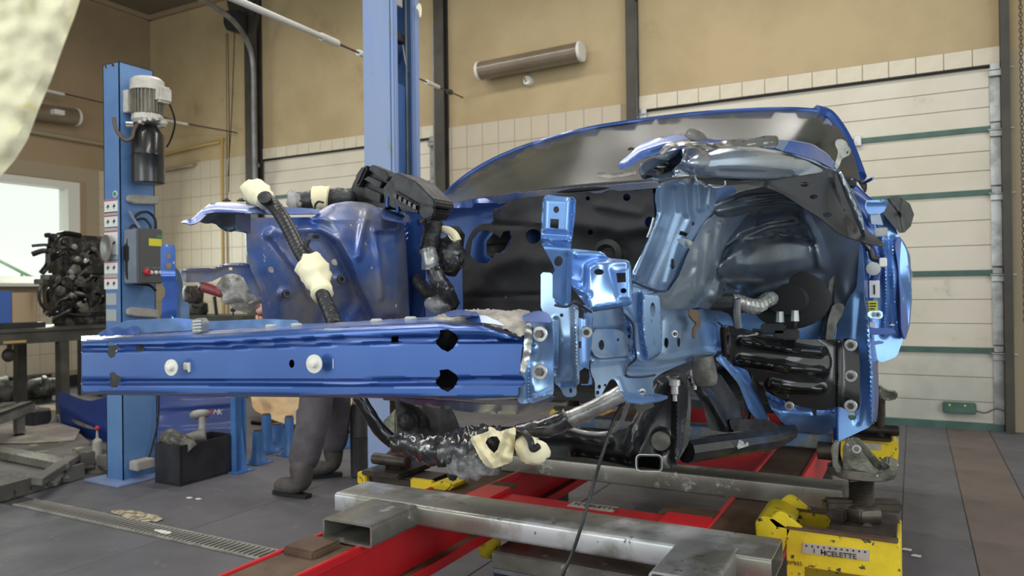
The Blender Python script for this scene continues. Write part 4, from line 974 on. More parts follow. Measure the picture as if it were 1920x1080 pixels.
# --- far front corner / bulkhead skin behind
sheet('bulkhead',[(800,392),(815,388),(900,372),(1000,362),(1240,348),(1260,380),(1250,560),(1000,600),(868,606),(800,606),(796,560),(798,470)],
 [(800,395,'Y',2.12),(1240,350,'Y',2.1),(1000,370,'Y',2.1),(868,600,'Y',2.14),(1240,560,'Y',2.1)],'car_blue',car,
 holes=[[(842,424),(860,424),(872,440),(868,470),(856,510),(844,508),(838,470)],[(912,452),(930,432),(952,428),(958,446),(946,468),(924,484),(912,478)]],step=13,rd=1,t=.004,rel=[('g',[(800,400),(900,380),(1000,370),(1240,358)],8,.02)])
ins=sheet('sound_insulation',[(868,560),(866,500),(874,455),(885,432),(900,420),(925,418),(924,392),(940,388),(960,374),(1000,369),(1100,360),(1222,346),(1226,380),(1228,430),(1216,470),(1180,520),(1100,600),(868,604)],
 [(868,600,'Y',2.06),(885,430,'Y',2.08),(1222,350,'Y',2.03),(1180,520,'Y',2.02),(1000,400,'Y',2.03),(1000,560,'Y',1.99)],'insulation',car,
 holes=[[(880,478),(884,450),(896,434),(914,432),(930,440),(938,446),(944,434),(956,432),(960,445),(954,462),(944,474),(930,474),(920,488),(912,494),(894,492)],circ(1000,443,14,14),circ(938,398,4,4),circ(1102,372,4,4),circ(1175,370,7,7),circ(1107,436,5,5),circ(1218,417,9,11)],
 step=8,rd=1,t=.008,sharp=70,rel=[('g',[(1000,420),(1080,416),(1160,432),(1210,425)],16,.04),('g',[(880,550),(920,500),(980,480),(1020,490)],20,.035),('g',[(1120,385),(1200,400)],8,.02),('b',(1140,480),40,24,.03),('g',[(925,420),(1015,425)],3,-.015),('g',[(870,557),(1010,552)],3,-.015)],noise=.01,ns=30)
MB().lathe(P((1140,478,'Y',2.0)),(0,-1,0),[(0,.045),(.01,.045),(.02,.03),(.005,.02)],20).build('grommet','black_rubber',ins)
bolt(P((950,558,'Y',1.98)),(0,-1,0),.006,'under_black',ins)
# cowl lip under the windscreen
pipe('cowl_seal',[(812,397,'Y',2.34),(900,376,'Y',2.15),(1000,362,'Y',2.06),(1100,352,'Y',2.03),(1240,342,'Y',2.05),(1420,330,'Y',2.1),(1600,345,'X',-.15)],.012,'black_rubber',car,k=8)
sheet('cowl_panel',[(812,392),(870,378),(960,362),(1100,350),(1235,340),(1235,352),(1100,364),(1000,372),(930,384),(880,392),(820,402)],[(812,392,'Y',2.28),(960,362,'Y',2.05),(1235,345,'Y',2.02),(880,390,'Y',2.16)],'car_blue_dirty',car,step=8,rd=1,t=.003,jag=1)
# --- windscreen, roof and the shell behind
cl0=P((818,388,'Y',2.34)); cr0=P((1606,335,'X',-.16)); rl0=P((1005,269,'Y',2.78)); rr0=P((1520,209,'Y',2.78))
print('cowl',cl0,cr0,'roof',rl0,rr0)
WS=[(816,391),(850,350),(900,314),(950,289),(1005,269),(1100,243),(1200,227),(1300,215),(1400,208),(1480,206),(1530,209),(1556,225),(1580,262),(1612,335),(1560,332),(1400,334),(1300,338),(1230,343),(1100,352),(1000,363),(900,377)]
wctrl=[(816,391,'Y',2.36),(1005,269,'Y',2.78),(1100,243,'Y',2.74),(1260,218,'Y',2.72),(1400,208,'Y',2.73),(1525,209,'Y',2.78),(1612,335,'X',-.15),(1400,334,'Y',2.10),(1230,343,'Y',2.05),(1000,363,'Y',2.06),(900,377,'Y',2.15),(1200,290,'Y',2.40)]
ws=sheet('windscreen',WS,wctrl,'glass_dust_reflect',car,step=16,rd=1,t=.005)
def off(f,d,dy=0): return lambda X,Y: 1/f(X,Y)+d
wf=tps(wctrl)
sheet('lower_tint_band',[(822,391),(900,372),(1000,358),(1230,338),(1400,329),(1605,330),(1612,335),(1400,336),(1230,345),(1000,366),(900,380)],off(wf,.006),'gloss_black',ws,step=12,rd=0,t=.001)
sheet('wiper_park_dirt',[(1118,322),(1150,326),(1190,318),(1196,326),(1150,334),(1120,332)],off(wf,-.002),'under_black',ws,step=6,rd=1,t=.0006,jag=2)
sheet('sticker',[(966,292),(980,284),(1006,281),(1004,288),(985,297),(968,298)],off(wf,.004),'masking',ws,step=6,rd=1,t=.0006)
def edge(pts,r,m,nm,par,dz=0): return pipe(nm,[P((x,y,'D',float(1/wf(np.array([x]),np.array([y]))[0])+dz)) for x,y in pts],r,m,par,k=4,n=8)
edge([(806,400),(816,390),(850,349),(900,313),(950,288),(1005,268),(1100,242),(1200,226),(1300,214),(1400,207),(1480,205),(1530,208)],.009,'car_blue','screen_frame',car)
# roof and rear shell
def L3(a,b,t): return a.lerp(b,t)
roof=MB(); rows=[]
XC=-.90
prof=[(2.88,.46,1.785,.0),(3.1,.54,1.825,0),(3.6,.56,1.85,0),(4.1,.54,1.82,0),(4.5,.50,1.76,0)]
NX=10; v=[]
for y,hw,z,_ in prof:
    for i in range(NX+1):
        s=-1+2*i/NX; v.append(Vector((XC+s*hw,y+(0.05*s*s if y<2.8 else 0),z-.045*s*s)))
n1=NX+1; f=[(r*n1+i,r*n1+i+1,(r+1)*n1+i+1,(r+1)*n1+i) for r in range(len(prof)-1) for i in range(NX)]
rf=MB().add(v,f).build('roof','car_blue',car); 
md=rf.modifiers.new('solidify','SOLIDIFY'); md.thickness=.02; md.offset=-1
# side bodies behind the doors line, tail
def sidewall(sg):
    b=[]
    secs=[(2.32,.0),(3.0,.0),(3.6,0),(4.3,0),(5.0,0)]
    zs=[.80,.95,1.08,1.25,1.42,1.52]; xo=[.71,.72,.80,.875,.82,.72] if sg>0 else [.80,.86,.87,.875,.85,.78]
    for y,_ in secs:
        for z,x in zip(zs,xo): b.append(Vector((XC+sg*(x-(.05 if y>4.9 else 0)-(.06 if y<2.4 else 0)),y,z)))
    m=len(zs); f=[(r*m+i,r*m+i+1,(r+1)*m+i+1,(r+1)*m+i) for r in range(len(secs)-1) for i in range(m-1)]
    o=MB().add(b,f).build('body_side','car_blue',car); md=o.modifiers.new('solidify','SOLIDIFY'); md.thickness=.04; md.offset=0
    return o
sidewall(-1); sidewall(1)
for sg in (-1,1):
    for y0,y1,m_ in ((2.36,2.80,'car_blue'),(3.45,3.5,'car_blue'),(4.8,4.45,'car_blue')):
        x0=XC+sg*.78; x1=XC+sg*.54
        if sg>0 and y0<2.4: continue
        MB().cyl((x0,y0,1.50),(x1,y1,1.78),.018,n=8).build('pillar',m_,car)
MB().box(XC-.76,XC+.76,4.98,5.04,.85,1.50).build('rear_panel','car_blue',car,bev=.02)
MB().box(XC-.70,XC+.66,2.2,4.98,.845,.87).build('floor_pan','under_black',car,flat=True)
MB().box(XC-.70,XC+.60,2.20,2.5,1.32,1.44).build('dashboard','black_plastic',car,bev=.04)
for sx in (-.38,.38):
    s_=MB(); s_.prism([Vector((XC+sx-.24,y,z)) for y,z in ((3.0,.9),(3.5,.9),(3.75,1.62),(3.68,1.66),(3.42,1.08),(3.0,1.06))],(.48,0,0)); s_.build('seat','black_plastic',car,bev=.03)
# --- near front corner: lamp bracket, rail, strut tower
nb=sheet('lamp_bracket',[(1018,372),(1024,365),(1050,368),(1079,371),(1078,400),(1073,440),(1070,468),(1074,475),(1072,500),(1070,568),(1062,573),(1042,572),(1036,560),(1036,512),(1041,508),(1036,495),(1028,480),(1014,455),(1016,400)],
 [(1018,372,'Y',1.03),(1079,371,'Y',1.035),(1014,450,'Y',1.03),(1071,455,'Y',1.035),(1070,568,'Y',1.06),(1038,560,'Y',1.06)],'inner_blue',car,
 holes=[circ(1043,393,5.5,6.5),[(1032,410),(1048,411),(1047,429),(1031,427)],circ(1047,490,8,10,rot=.3)],step=5.5,rd=1,t=.0025,sharp=60,
 rel=[('p',[(1022,372),(1068,374),(1064,436),(1020,434)],5,.006),('g',[(1016,448),(1072,452)],4,.012),('g',[(1018,456),(1070,460)],4,-.006),('g',[(1074,374),(1070,450)],3,-.008),('g',[(1064,480),(1062,570)],5,-.006)],label='pale blue headlamp bracket on the near front corner')
fr=sheet('rail_end',[(1014,510),(1037,512),(1040,570),(1062,574),(1075,570),(1085,575),(1084,620),(1087,720),(1079,722),(1082,740),(1073,745),(1058,744),(1049,724),(1040,720),(1036,640),(1034,600),(1014,580)],
 [(1014,515,'Y',1.07),(1085,575,'Y',1.05),(1087,720,'Y',1.05),(1040,720,'Y',1.045),(1014,580,'Y',1.06),(1062,640,'Y',1.035)],'inner_blue2',car,
 holes=[circ(1053,591,3.5,3.5),circ(1070,732,3,5)],step=6,rd=1,t=.0025,rel=[('g',[(1076,560),(1080,640),(1082,718)],5,.012),('g',[(1042,600),(1042,700)],4,-.008),('g',[(1050,722),(1085,718)],3,-.01)])
side=sheet('rail_side',[(1084,578),(1098,570),(1112,578),(1112,600),(1110,640),(1104,690),(1112,720),(1105,722),(1087,722)],
 [(1084,580,'Y',1.055),(1112,580,'Y',1.10),(1087,720,'Y',1.055),(1112,720,'Y',1.11)],'inner_blue',car,
 holes=[[(1078,576),(1086,572),(1096,584),(1094,598),(1084,596),(1077,584)],[(1082,640),(1090,640),(1090,653),(1082,653)],[(1085,708),(1087,696),(1096,689),(1105,693),(1106,708),(1103,720),(1086,720)]],step=5,rd=1,t=.0025,rel=[('g',[(1098,600),(1100,680)],6,.01)])
p=P((1100,623,'Y',1.06)); bolt(p,(.3,-1,0),.009,'zinc',side); MB().prism([P((x,y,'Y',1.065)) for x,y in ((1088,612),(1096,610),(1098,622),(1090,640),(1083,640))],(0,.003,0)).build('tab','zinc',side,bev=.001)
bx=sheet('corner_box',[(1071,466),(1080,467),(1130,472),(1140,484),(1176,487),(1183,495),(1188,560),(1187,568),(1180,573),(1110,583),(1098,572),(1090,560),(1072,540)],
 [(1071,466,'Y',1.05),(1072,540,'Y',1.06),(1110,580,'Y',1.05),(1183,490,'Y',1.09),(1188,565,'Y',1.08),(1130,475,'Y',1.12)],'inner_blue',car,
 holes=[circ(1123,510,9,6),[(1155,512),(1173,511),(1174,529),(1157,530)],circ(1169,545,6,5)],step=5.5,rd=1,t=.0025,sharp=60,
 rel=[('p',[(1100,500),(1115,490),(1182,488),(1187,570),(1105,582),(1098,560)],7,.022),('g',[(1070,533),(1100,551)],6,.016),('p',[(1147,504),(1180,500),(1182,560),(1160,560)],5,.006),('g',[(1082,478),(1132,478)],5,.008)])
rl=sheet('frame_rail',[(1110,585),(1180,575),(1240,572),(1300,580),(1340,578),(1370,590),(1376,610),(1380,665),(1352,668),(1320,668),(1270,686),(1240,700),(1225,712),(1224,736),(1240,742),(1222,752),(1180,757),(1168,748),(1162,728),(1154,712),(1145,710),(1132,732),(1126,745),(1116,746),(1116,715),(1108,700),(1106,660),(1102,650),(1106,640),(1110,620)],
 [(1110,590,'X',-.455),(1376,600,'X',-.45),(1380,665,'X',-.45),(1116,740,'X',-.455),(1180,757,'X',-.43),(1240,700,'X',-.45)],'inner_blue2',car,
 holes=[circ(1128,647,5,10),circ(1159,637,2,3),circ(1180,631,2.2,4),circ(1181,657,1.7,3),circ(1250,643,4,10),circ(1273,642,3,9),circ(1124,725,3,4),circ(1121,736,3,4),circ(1135,722,2,3)],step=6,rd=1,t=.0025,sharp=60,
 rel=[('p',[(1112,618),(1178,614),(1186,660),(1186,672),(1122,680),(1110,660)],5,-.016),('g',[(1112,676),(1190,670),(1260,672),(1320,660),(1370,662)],6,.022),('g',[(1176,690),(1230,690),(1300,672)],5,-.014),
      ('g',[(1170,585),(1176,612),(1186,640),(1186,672)],4,-.02),('g',[(1240,600),(1238,660)],5,-.012),('p',[(1250,600),(1300,605),(1300,655),(1250,660)],6,.008),('g',[(1345,600),(1346,660)],5,.010),('g',[(1160,712),(1172,745)],4,.008)])
pad=sheet('rail_gusset',[(1168,573),(1178,545),(1187,530),(1210,538),(1235,545),(1238,575),(1241,610),(1242,655),(1236,666),(1224,674),(1206,679),(1194,672),(1188,640),(1187,609),(1170,589)],
 [(1184,540,'X',-.425),(1236,560,'X',-.40),(1241,655,'X',-.405),(1196,640,'X',-.425)],'inner_blue2',car,holes=[circ(1224,581,5,14),circ(1221,602,1.8,4),circ(1226,642,2.6,7.5)],step=5,rd=1,t=.0025,
 rel=[('p',[(1204,548),(1240,552),(1246,660),(1215,676),(1206,640),(1202,600)],4,.022),('g',[(1172,580),(1190,605),(1193,660)],3,-.006)])
sheet('pocket_plate',[(1106,628),(1114,624),(1116,617),(1156,617),(1170,624),(1178,634),(1182,664),(1166,668),(1128,672),(1116,668),(1112,660),(1106,652),(1101,645),(1102,635)],[(1106,628,'X',-.452),(1180,640,'X',-.448),(1128,672,'X',-.450)],'inner_blue2',rl,holes=[circ(1128,647,5,10),circ(1159,637,2,3)],step=5,rd=1,t=.003,rel=[('b',(1140,645),36,24,.004)],label='bright scraped plate around the oval hole')
tray=sheet('tow_bracket',[(1162,728),(1168,735),(1200,737),(1222,736),(1256,743),(1240,750),(1200,757),(1175,754)],[(1162,730,'X',-.45),(1256,743,'X',-.36),(1200,757,'X',-.35),(1222,736,'X',-.42)],'inner_blue',car,holes=[circ(1215,742,8,2.4)],step=5,rd=1,t=.004)
sheet('hanging_plate',[(1186,756),(1222,750),(1227,762),(1197,776)],[(1186,756,'Y',1.32),(1225,760,'Y',1.34)],'steel_dark',tray,step=8,rd=0,t=.003,label='small grey plate')
for px,py in ((1264,626),(1203,736)): bolt(P((px,py,'X',-.435)),(1,-.6,0),.008,'zinc',rl)
MB().prism([P((x,y,'X',-.43)) for x,y in ((1290,580),(1305,582),(1310,590),(1310,612),(1302,620),(1300,634),(1297,632),(1297,618),(1303,606),(1296,600),(1290,592))],(.004,.0,0)).build('rusty_bracket','rust_brown',rl,flat=True)
# diagonal strut from rail up to the wing rail
stt=sheet('tower_brace',[(1231,349),(1240,342),(1290,334),(1330,338),(1360,345),(1384,352),(1378,368),(1352,388),(1334,402),(1316,424),(1300,452),(1286,482),(1270,520),(1250,546),(1232,545),(1184,526),(1186,508),(1206,470),(1226,425),(1232,400),(1228,372)],
 [(1231,349,'X',-.40),(1184,526,'X',-.42),(1230,400,'X',-.41),(1340,345,'Y',1.62),(1320,430,'Y',1.60),(1290,530,'Y',1.58),(1270,380,'Y',1.42),(1230,545,'Y',1.36)],'inner_blue2',car,
 holes=[circ(1300,420,3,4),[(1276,433),(1292,438),(1288,444),(1273,439)],circ(1262,500,4,5)],step=6,rd=1,t=.003,sharp=70,
 rel=[('g',[(1238,350),(1240,400),(1222,445),(1192,515)],7,.025),('g',[(1262,360),(1264,400),(1240,470),(1215,530)],9,-.02),('g',[(1285,345),(1290,400)],7,.02),('g',[(1310,345),(1312,390)],6,.016),('g',[(1335,350),(1330,385)],5,.012),('g',[(1295,410),(1270,460),(1250,530)],6,.018)])
MB().lathe(P((1291,457,'Y',1.405)),(0,-1,0),[(0,.0075),(.003,.0075),(.004,.004)],12).build('clip_hole_ring','bare_steel',stt)
MB().prism([P((x,y,'Y',1.42)) for x,y in((1268,449),(1280,446),(1296,451),(1301,455),(1296,467),(1283,463))],(0,.003,0)).build('clip_plate','zinc',stt,bev=.001)
MB().prism([P((x,y,'Y',1.42)) for x,y in((1250,483),(1257,482),(1263,488),(1261,500),(1253,503),(1249,494))],(0,.010,0)).build('clip','black_plastic',stt,bev=.002)
pipe('wire',[(1226,408,'Y',1.5),(1220,430,'Y',1.5),(1214,445,'Y',1.5)],.003,'foil',stt)
# wheel housing
wh=sheet('wheel_housing',[(1286,560),(1290,490),(1306,430),(1330,385),(1385,360),(1450,345),(1540,345),(1600,380),(1615,460),(1614,560),(1600,620),(1560,628),(1500,628),(1440,600),(1400,575),(1370,562),(1345,560),(1330,580),(1300,575)],
 [(1300,550,'X',-.44),(1320,440,'X',-.43),(1345,395,'Y',1.68),(1370,560,'Y',1.90),(1450,345,'Y',1.80),(1540,345,'Y',1.95),(1615,460,'Y',2.32),(1600,615,'Y',2.34),(1440,600,'Y',2.2),(1450,450,'Y',2.02),(1540,450,'Y',2.16),(1400,500,'Y',1.92)],'house_dark',car,step=8,rd=1,t=.003,sharp=75,
 rel=[('b',(1450,500),110,60,.10),('g',[(1340,560),(1350,500),(1390,450),(1440,430),(1500,420)],10,.03),('g',[(1345,400),(1400,385),(1470,378),(1510,385)],12,.04),('g',[(1340,540),(1360,480),(1400,450),(1460,435)],3,-.012),('g',[(1505,400),(1530,450),(1540,500)],9,.04),('g',[(1400,545),(1480,520),(1540,510)],8,-.03)])
sheet('housing_front',[(1232,548),(1252,548),(1272,520),(1288,480),(1302,450),(1320,420),(1345,396),(1385,372),(1420,368),(1428,385),(1400,405),(1372,440),(1352,480),(1344,520),(1336,552),(1322,574),(1290,580),(1236,577)],
 [(1232,548,'X',-.415),(1236,577,'X',-.43),(1322,574,'X',-.44),(1302,450,'X',-.40),(1345,396,'Y',1.66),(1420,368,'Y',1.76),(1400,405,'Y',1.80),(1350,500,'Y',1.78)],'inner_steel',wh,holes=[circ(1262,470,3,4)],step=6,rd=1,t=.002,rel=[('g',[(1310,470),(1300,560)],7,.016),('g',[(1330,440),(1318,560)],7,.016),('g',[(1300,500),(1250,560)],6,-.01),('g',[(1352,420),(1336,500)],6,.012)])
for pth in ([(1184,527,'X',-.415),(1210,538,'X',-.405),(1236,546,'X',-.40),(1248,545,'X',-.40)],[(1170,589,'X',-.42),(1187,609,'X',-.42),(1190,650,'X',-.42),(1192,672,'X',-.43),(1178,686,'X',-.445),(1175,704,'X',-.445),(1200,707,'X',-.445),(1228,703,'X',-.445)],[(1360,545,'Y',1.84),(1352,500,'Y',1.84),(1372,455,'Y',1.86),(1410,428,'Y',1.88),(1450,412,'Y',1.9)],[(1040,572,'Y',1.03),(1062,575,'Y',1.03),(1078,566,'Y',1.035),(1090,574,'Y',1.045),(1108,585,'X',-.445)],[(1346,604,'X',-.445),(1358,618,'X',-.44),(1357,650,'X',-.44),(1346,668,'X',-.44)]):
    pipe('seam',pth,.0022,'seam',car,k=6,n=6)
# upper wing rail with the bright bowl and the black liner
ur=sheet('wing_rail',[(1158,312),(1164,302),(1180,290),(1195,274),(1220,262),(1260,254),(1290,252),(1340,262),(1400,262),(1470,262),(1520,270),(1550,288),(1570,312),(1566,318),(1530,300),(1480,285),(1420,275),(1360,270),(1300,272),(1270,280),(1230,290),(1200,298),(1186,312),(1166,318)],
 [(1158,312,'Y',1.02),(1195,275,'Y',1.12),(1290,252,'Y',1.30),(1400,262,'Y',1.55),(1520,270,'Y',1.80),(1570,314,'Y',2.05),(1270,280,'Y',1.18)],'car_blue_scuff',car,step=6,rd=1,t=.003,rel=[('g',[(1170,308),(1200,285),(1250,268),(1300,262)],6,.018)])
bowl=sheet('rail_bowl',[(1199,307),(1215,300),(1240,292),(1262,280),(1278,276),(1300,276),(1380,276),(1450,286),(1510,300),(1540,316),(1545,322),(1520,326),(1470,334),(1420,338),(1360,334),(1320,330),(1290,327),(1260,332),(1225,340),(1206,338),(1200,325)],
 [(1199,310,'Y',1.10),(1206,338,'Y',1.14),(1280,276,'Y',1.28),(1280,326,'Y',1.26),(1400,276,'Y',1.50),(1400,336,'Y',1.52),(1540,318,'Y',1.85)],'bowl_steel',car,step=6,rd=1,t=.003,sharp=75,
 rel=[('b',(1400,306),120,34,.07),('b',(1300,300),30,26,.04),('b',(1238,316),34,18,-.05),('g',[(1283,282),(1278,300),(1262,318)],5,.02),('g',[(1350,322),(1480,326)],6,-.012)])
sheet('rail_mouth',[(1232,312),(1262,296),(1276,284),(1280,300),(1262,318),(1240,328),(1206,336),(1203,328)],[(1203,330,'Y',1.125),(1276,288,'Y',1.235),(1240,300,'Y',1.19)],'gloss_black',bowl,step=6,rd=1,t=.002,rel=[('b',(1240,318),30,12,-.02)])
pl_=sheet('peeled_flange',[(1236,284),(1245,272),(1258,266),(1285,262),(1300,266),(1340,268),(1365,262),(1420,258),(1434,254),(1456,254),(1461,258),(1459,275),(1440,276),(1400,274),(1360,278),(1330,280),(1300,276),(1280,272),(1260,279),(1240,290)],
 [(1236,284,'Y',1.10),(1300,268,'Y',1.22),(1370,268,'Y',1.36),(1459,265,'Y',1.54)],'bare_steel',car,step=5,rd=1,t=.003,jag=1.2,noise=.008,ns=14,rel=[('g',[(1250,276),(1300,270),(1360,272),(1450,266)],5,.012)],label='peeled bare metal flange of the near wing rail')
sheet('flange_strip',[(1368,268),(1432,256),(1458,255),(1460,274),(1410,276),(1372,274)],[(1368,268,'Y',1.345),(1459,265,'Y',1.525)],'gloss_black',pl_,step=6,rd=1,t=.002)
sheet('hinge_tab',[(1283,254),(1288,243),(1296,240),(1308,243),(1322,252),(1328,262),(1300,263)],[(1283,254,'Y',1.24),(1328,260,'Y',1.30),(1296,240,'Y',1.27)],'bare_steel',pl_,holes=[circ(1293,249,2.5,3)],step=4,rd=1,t=.003,jag=.8)
sheet('torn_lip',[(1182,286),(1200,272),(1225,262),(1262,250),(1280,254),(1262,262),(1230,270),(1205,280)],[(1182,286,'Y',1.10),(1230,266,'Y',1.20),(1280,252,'Y',1.28)],'house_dark',ur,step=5,rd=1,t=.002,jag=1)
pipe('bent_rod',[(1178,281,'Y',1.12),(1184,278,'Y',1.12),(1190,281,'Y',1.12),(1186,284,'Y',1.12)],.002,'black_plastic',ur)
sheet('wing_skin',[(1455,262),(1490,263),(1525,270),(1552,288),(1570,312),(1572,322),(1550,316),(1520,302),(1480,288),(1450,276)],[(1455,265,'Y',1.62),(1525,272,'Y',1.86),(1570,315,'Y',2.05),(1480,288,'Y',1.66)],'inner_blue2',car,step=6,rd=1,t=.003,rel=[('b',(1520,290),40,20,.03)])
lin_=sheet('wing_liner',[(1370,278),(1420,282),(1480,292),(1530,306),(1566,320),(1580,345),(1595,380),(1612,420),(1650,450),(1660,458),(1655,463),(1630,458),(1605,450),(1575,440),(1540,410),(1500,385),(1470,365),(1440,352),(1400,345),(1360,348),(1330,345),(1300,332),(1330,335),(1400,340),(1460,336),(1520,328),(1545,320),(1500,302),(1430,288)],
 [(1370,278,'Y',1.50),(1480,292,'Y',1.70),(1566,320,'Y',2.0),(1612,420,'Y',2.05),(1658,460,'Y',1.80),(1575,440,'Y',1.92),(1500,385,'Y',1.75),(1400,345,'Y',1.58),(1310,336,'Y',1.40)],'liner_dark',car,
 holes=[circ(1509,346,7.5,4.5),circ(1526,369,7.5,4.5),circ(1551,403,8,5)],step=7,rd=1,t=.003,sharp=75,rel=[('g',[(1560,330),(1580,380),(1600,430)],5,.02),('g',[(1440,350),(1520,395),(1580,440)],6,.015)])
sheet('outer_flange',[(1566,318),(1574,316),(1590,345),(1608,380),(1618,410),(1622,440),(1626,455),(1620,452),(1606,418),(1592,385),(1578,350)],[(1566,318,'Y',2.0),(1590,345,'Y',1.97),(1622,450,'Y',1.95)],'inner_steel',car,step=5,rd=1,t=.003,rel=[('g',[(1572,325),(1595,375),(1618,430)],4,.012)])
pipe('edge_wire',[(1292,329,'Y',1.30),(1302,330,'Y',1.30),(1308,342,'Y',1.30),(1318,346,'Y',1.30),(1324,351,'Y',1.30),(1330,347,'Y',1.3),(1340,352,'Y',1.3),(1358,349,'Y',1.30),(1359,339,'Y',1.3)],.0016,'zinc',car,k=4,n=6)
# wing bracket at the A-pillar
sheet('wing_bracket',[(1567,262),(1578,260),(1588,266),(1590,274),(1596,280),(1594,290),(1586,294),(1578,298),(1574,312),(1568,318),(1564,310),(1570,296),(1572,284),(1566,272)],[(1567,265,'Y',2.06),(1594,285,'Y',2.1),(1568,315,'Y',2.02)],'bare_steel',car,holes=[circ(1589,286,2,2.5)],step=4,rd=1,t=.004)
sheet('pillar_black',[(1556,232),(1572,238),(1588,262),(1600,290),(1612,330),(1618,356),(1608,340),(1596,322),(1582,312),(1574,300),(1566,262)],[(1556,232,'Y',2.65),(1600,290,'Y',2.4),(1615,350,'Y',2.25),(1574,300,'Y',2.2)],'liner_dark',car,step=7,rd=1,t=.02)
edge([(1530,208),(1552,216),(1572,240),(1588,268),(1600,298),(1612,332)],.022,'car_blue','a_pillar',car,.02)
MB().prism([P((x,y,'Y',2.25)) for x,y in ((1612,334),(1622,336),(1626,348),(1622,362),(1614,350))],(0,.03,0)).build('mirror_base','black_plastic',car,bev=.004)
pipe('wire_stub',[(1616,343,'Y',2.25),(1626,340,'Y',2.24),(1637,334,'Y',2.22)],.004,'car_blue',car)
# --- lower A-pillar, sill and heat shield
ap=sheet('a_pillar_lower',[(1612,456),(1618,462),(1621,520),(1620,560),(1625,580),(1632,640),(1636,690),(1640,740),(1638,790),(1632,800),(1600,815),(1572,828),(1567,870),(1570,760),(1566,640),(1568,620),(1590,560),(1606,540)],
 [(1612,456,'Y',2.18),(1621,540,'Y',2.2),(1568,620,'Y',2.22),(1638,790,'Y',2.2),(1572,825,'Y',2.18),(1630,640,'Y',2.16)],'inner_blue',car,holes=[circ(1598,781,8,7)],step=8,rd=1,t=.004,rel=[('g',[(1612,560),(1606,640),(1614,740),(1608,790)],7,-.01),('g',[(1625,600),(1632,700),(1634,790)],4,.014)])
sheet('pillar_side',[(1620,460),(1628,480),(1632,560),(1640,640),(1646,680),(1648,740),(1645,790),(1638,792),(1637,700),(1626,600),(1620,520)],[(1620,460,'Y',2.22),(1630,560,'Y',2.3),(1647,740,'Y',2.3),(1638,790,'Y',2.22)],'car_blue',car,step=7,rd=1,t=.004)
pipe('pinch_weld',[(1566,640,'Y',2.18),(1569,760,'Y',2.18),(1570,825,'Y',2.18),(1568,868,'Y',2.2)],.003,'car_blue',car,k=2)
sheet('sill_flange',[(1562,800),(1574,798),(1576,850),(1580,882),(1568,882),(1564,850)],[(1570,800,'Y',2.19),(1572,880,'Y',2.2)],'car_blue',car,step=7,rd=0,t=.008)
fl=sheet('footwell_panel',[(1376,590),(1400,585),(1440,588),(1568,600),(1570,650),(1400,640)],[(1376,590,'Y',2.2),(1568,600,'Y',2.32),(1400,640,'Y',2.22)],'inner_blue',car,step=10,rd=1,t=.003)
sheet('sill_front',[(1440,640),(1566,640),(1567,740),(1568,806),(1540,816),(1500,812),(1470,796),(1445,765),(1430,720)],[(1440,640,'Y',2.2),(1566,640,'Y',2.26),(1568,806,'Y',2.28),(1500,812,'Y',2.3),(1470,790,'Y',2.16)],'inner_blue',car,step=9,rd=1,t=.003,rel=[('b',(1520,780),70,40,.05),('g',[(1440,745),(1500,770),(1560,770)],6,-.015)])
sheet('floor_leg',[(1375,640),(1395,655),(1400,690),(1420,740),(1440,780),(1450,806),(1436,806),(1405,770),(1385,720),(1360,690),(1340,672),(1352,664)],[(1375,640,'Y',2.02),(1450,806,'Y',2.2),(1340,672,'Y',1.9),(1400,690,'Y',2.04)],'inner_blue',car,step=7,rd=1,t=.004,rel=[('g',[(1360,670),(1400,720),(1440,790)],6,.02)])
pipe('seam_sealer',[(1566,455,'Y',2.28),(1560,500,'Y',2.3),(1552,560,'Y',2.3),(1556,600,'Y',2.3),(1550,640,'Y',2.26)],.018,'alu_dirty',car)
sheet('sealer_patch',[(1562,570),(1580,568),(1586,580),(1570,604),(1560,640),(1548,640),(1552,600)],[(1565,570,'Y',2.28),(1555,640,'Y',2.24)],'dirty_gray',car,step=6,rd=1,t=.003,noise=.01)
hs=sheet('heat_shield',[(1349,620),(1352,611),(1362,609),(1400,618),(1440,629),(1470,636),(1560,637),(1598,634),(1608,640),(1612,680),(1612,765),(1604,771),(1590,770),(1574,762),(1540,770),(1500,762),(1470,752),(1440,736),(1420,715),(1405,696),(1385,688),(1362,684),(1354,668)],
 [(1349,620,'X',-.43),(1360,684,'X',-.43),(1420,660,'Y',2.0),(1570,650,'Y',2.12),(1610,640,'Y',2.13),(1612,765,'Y',2.13),(1500,762,'Y',2.08),(1480,700,'Y',2.02)],'gloss_black',car,step=6,rd=1,t=.004,sharp=70,
 rel=[('g',[(1390,640),(1480,655),(1538,660)],7,.022),('g',[(1388,676),(1480,690),(1538,695)],7,.022),('g',[(1448,720),(1500,728),(1538,730)],7,.022),('p',[(1574,630),(1620,630),(1620,775),(1574,775)],5,-.016),('g',[(1573,640),(1573,764)],4,.014),('g',[(1358,612),(1362,684)],5,.010),('b',(1460,680),100,60,.03)])
for py in (647,705,761): bolt(P((1595,py,'Y',2.118)),(0,-1,0),.016,'zinc',hs,mw='zinc')
bolt(P((1480,761,'Y',2.05)),(0,-1,-.1),.012,'zinc',hs)
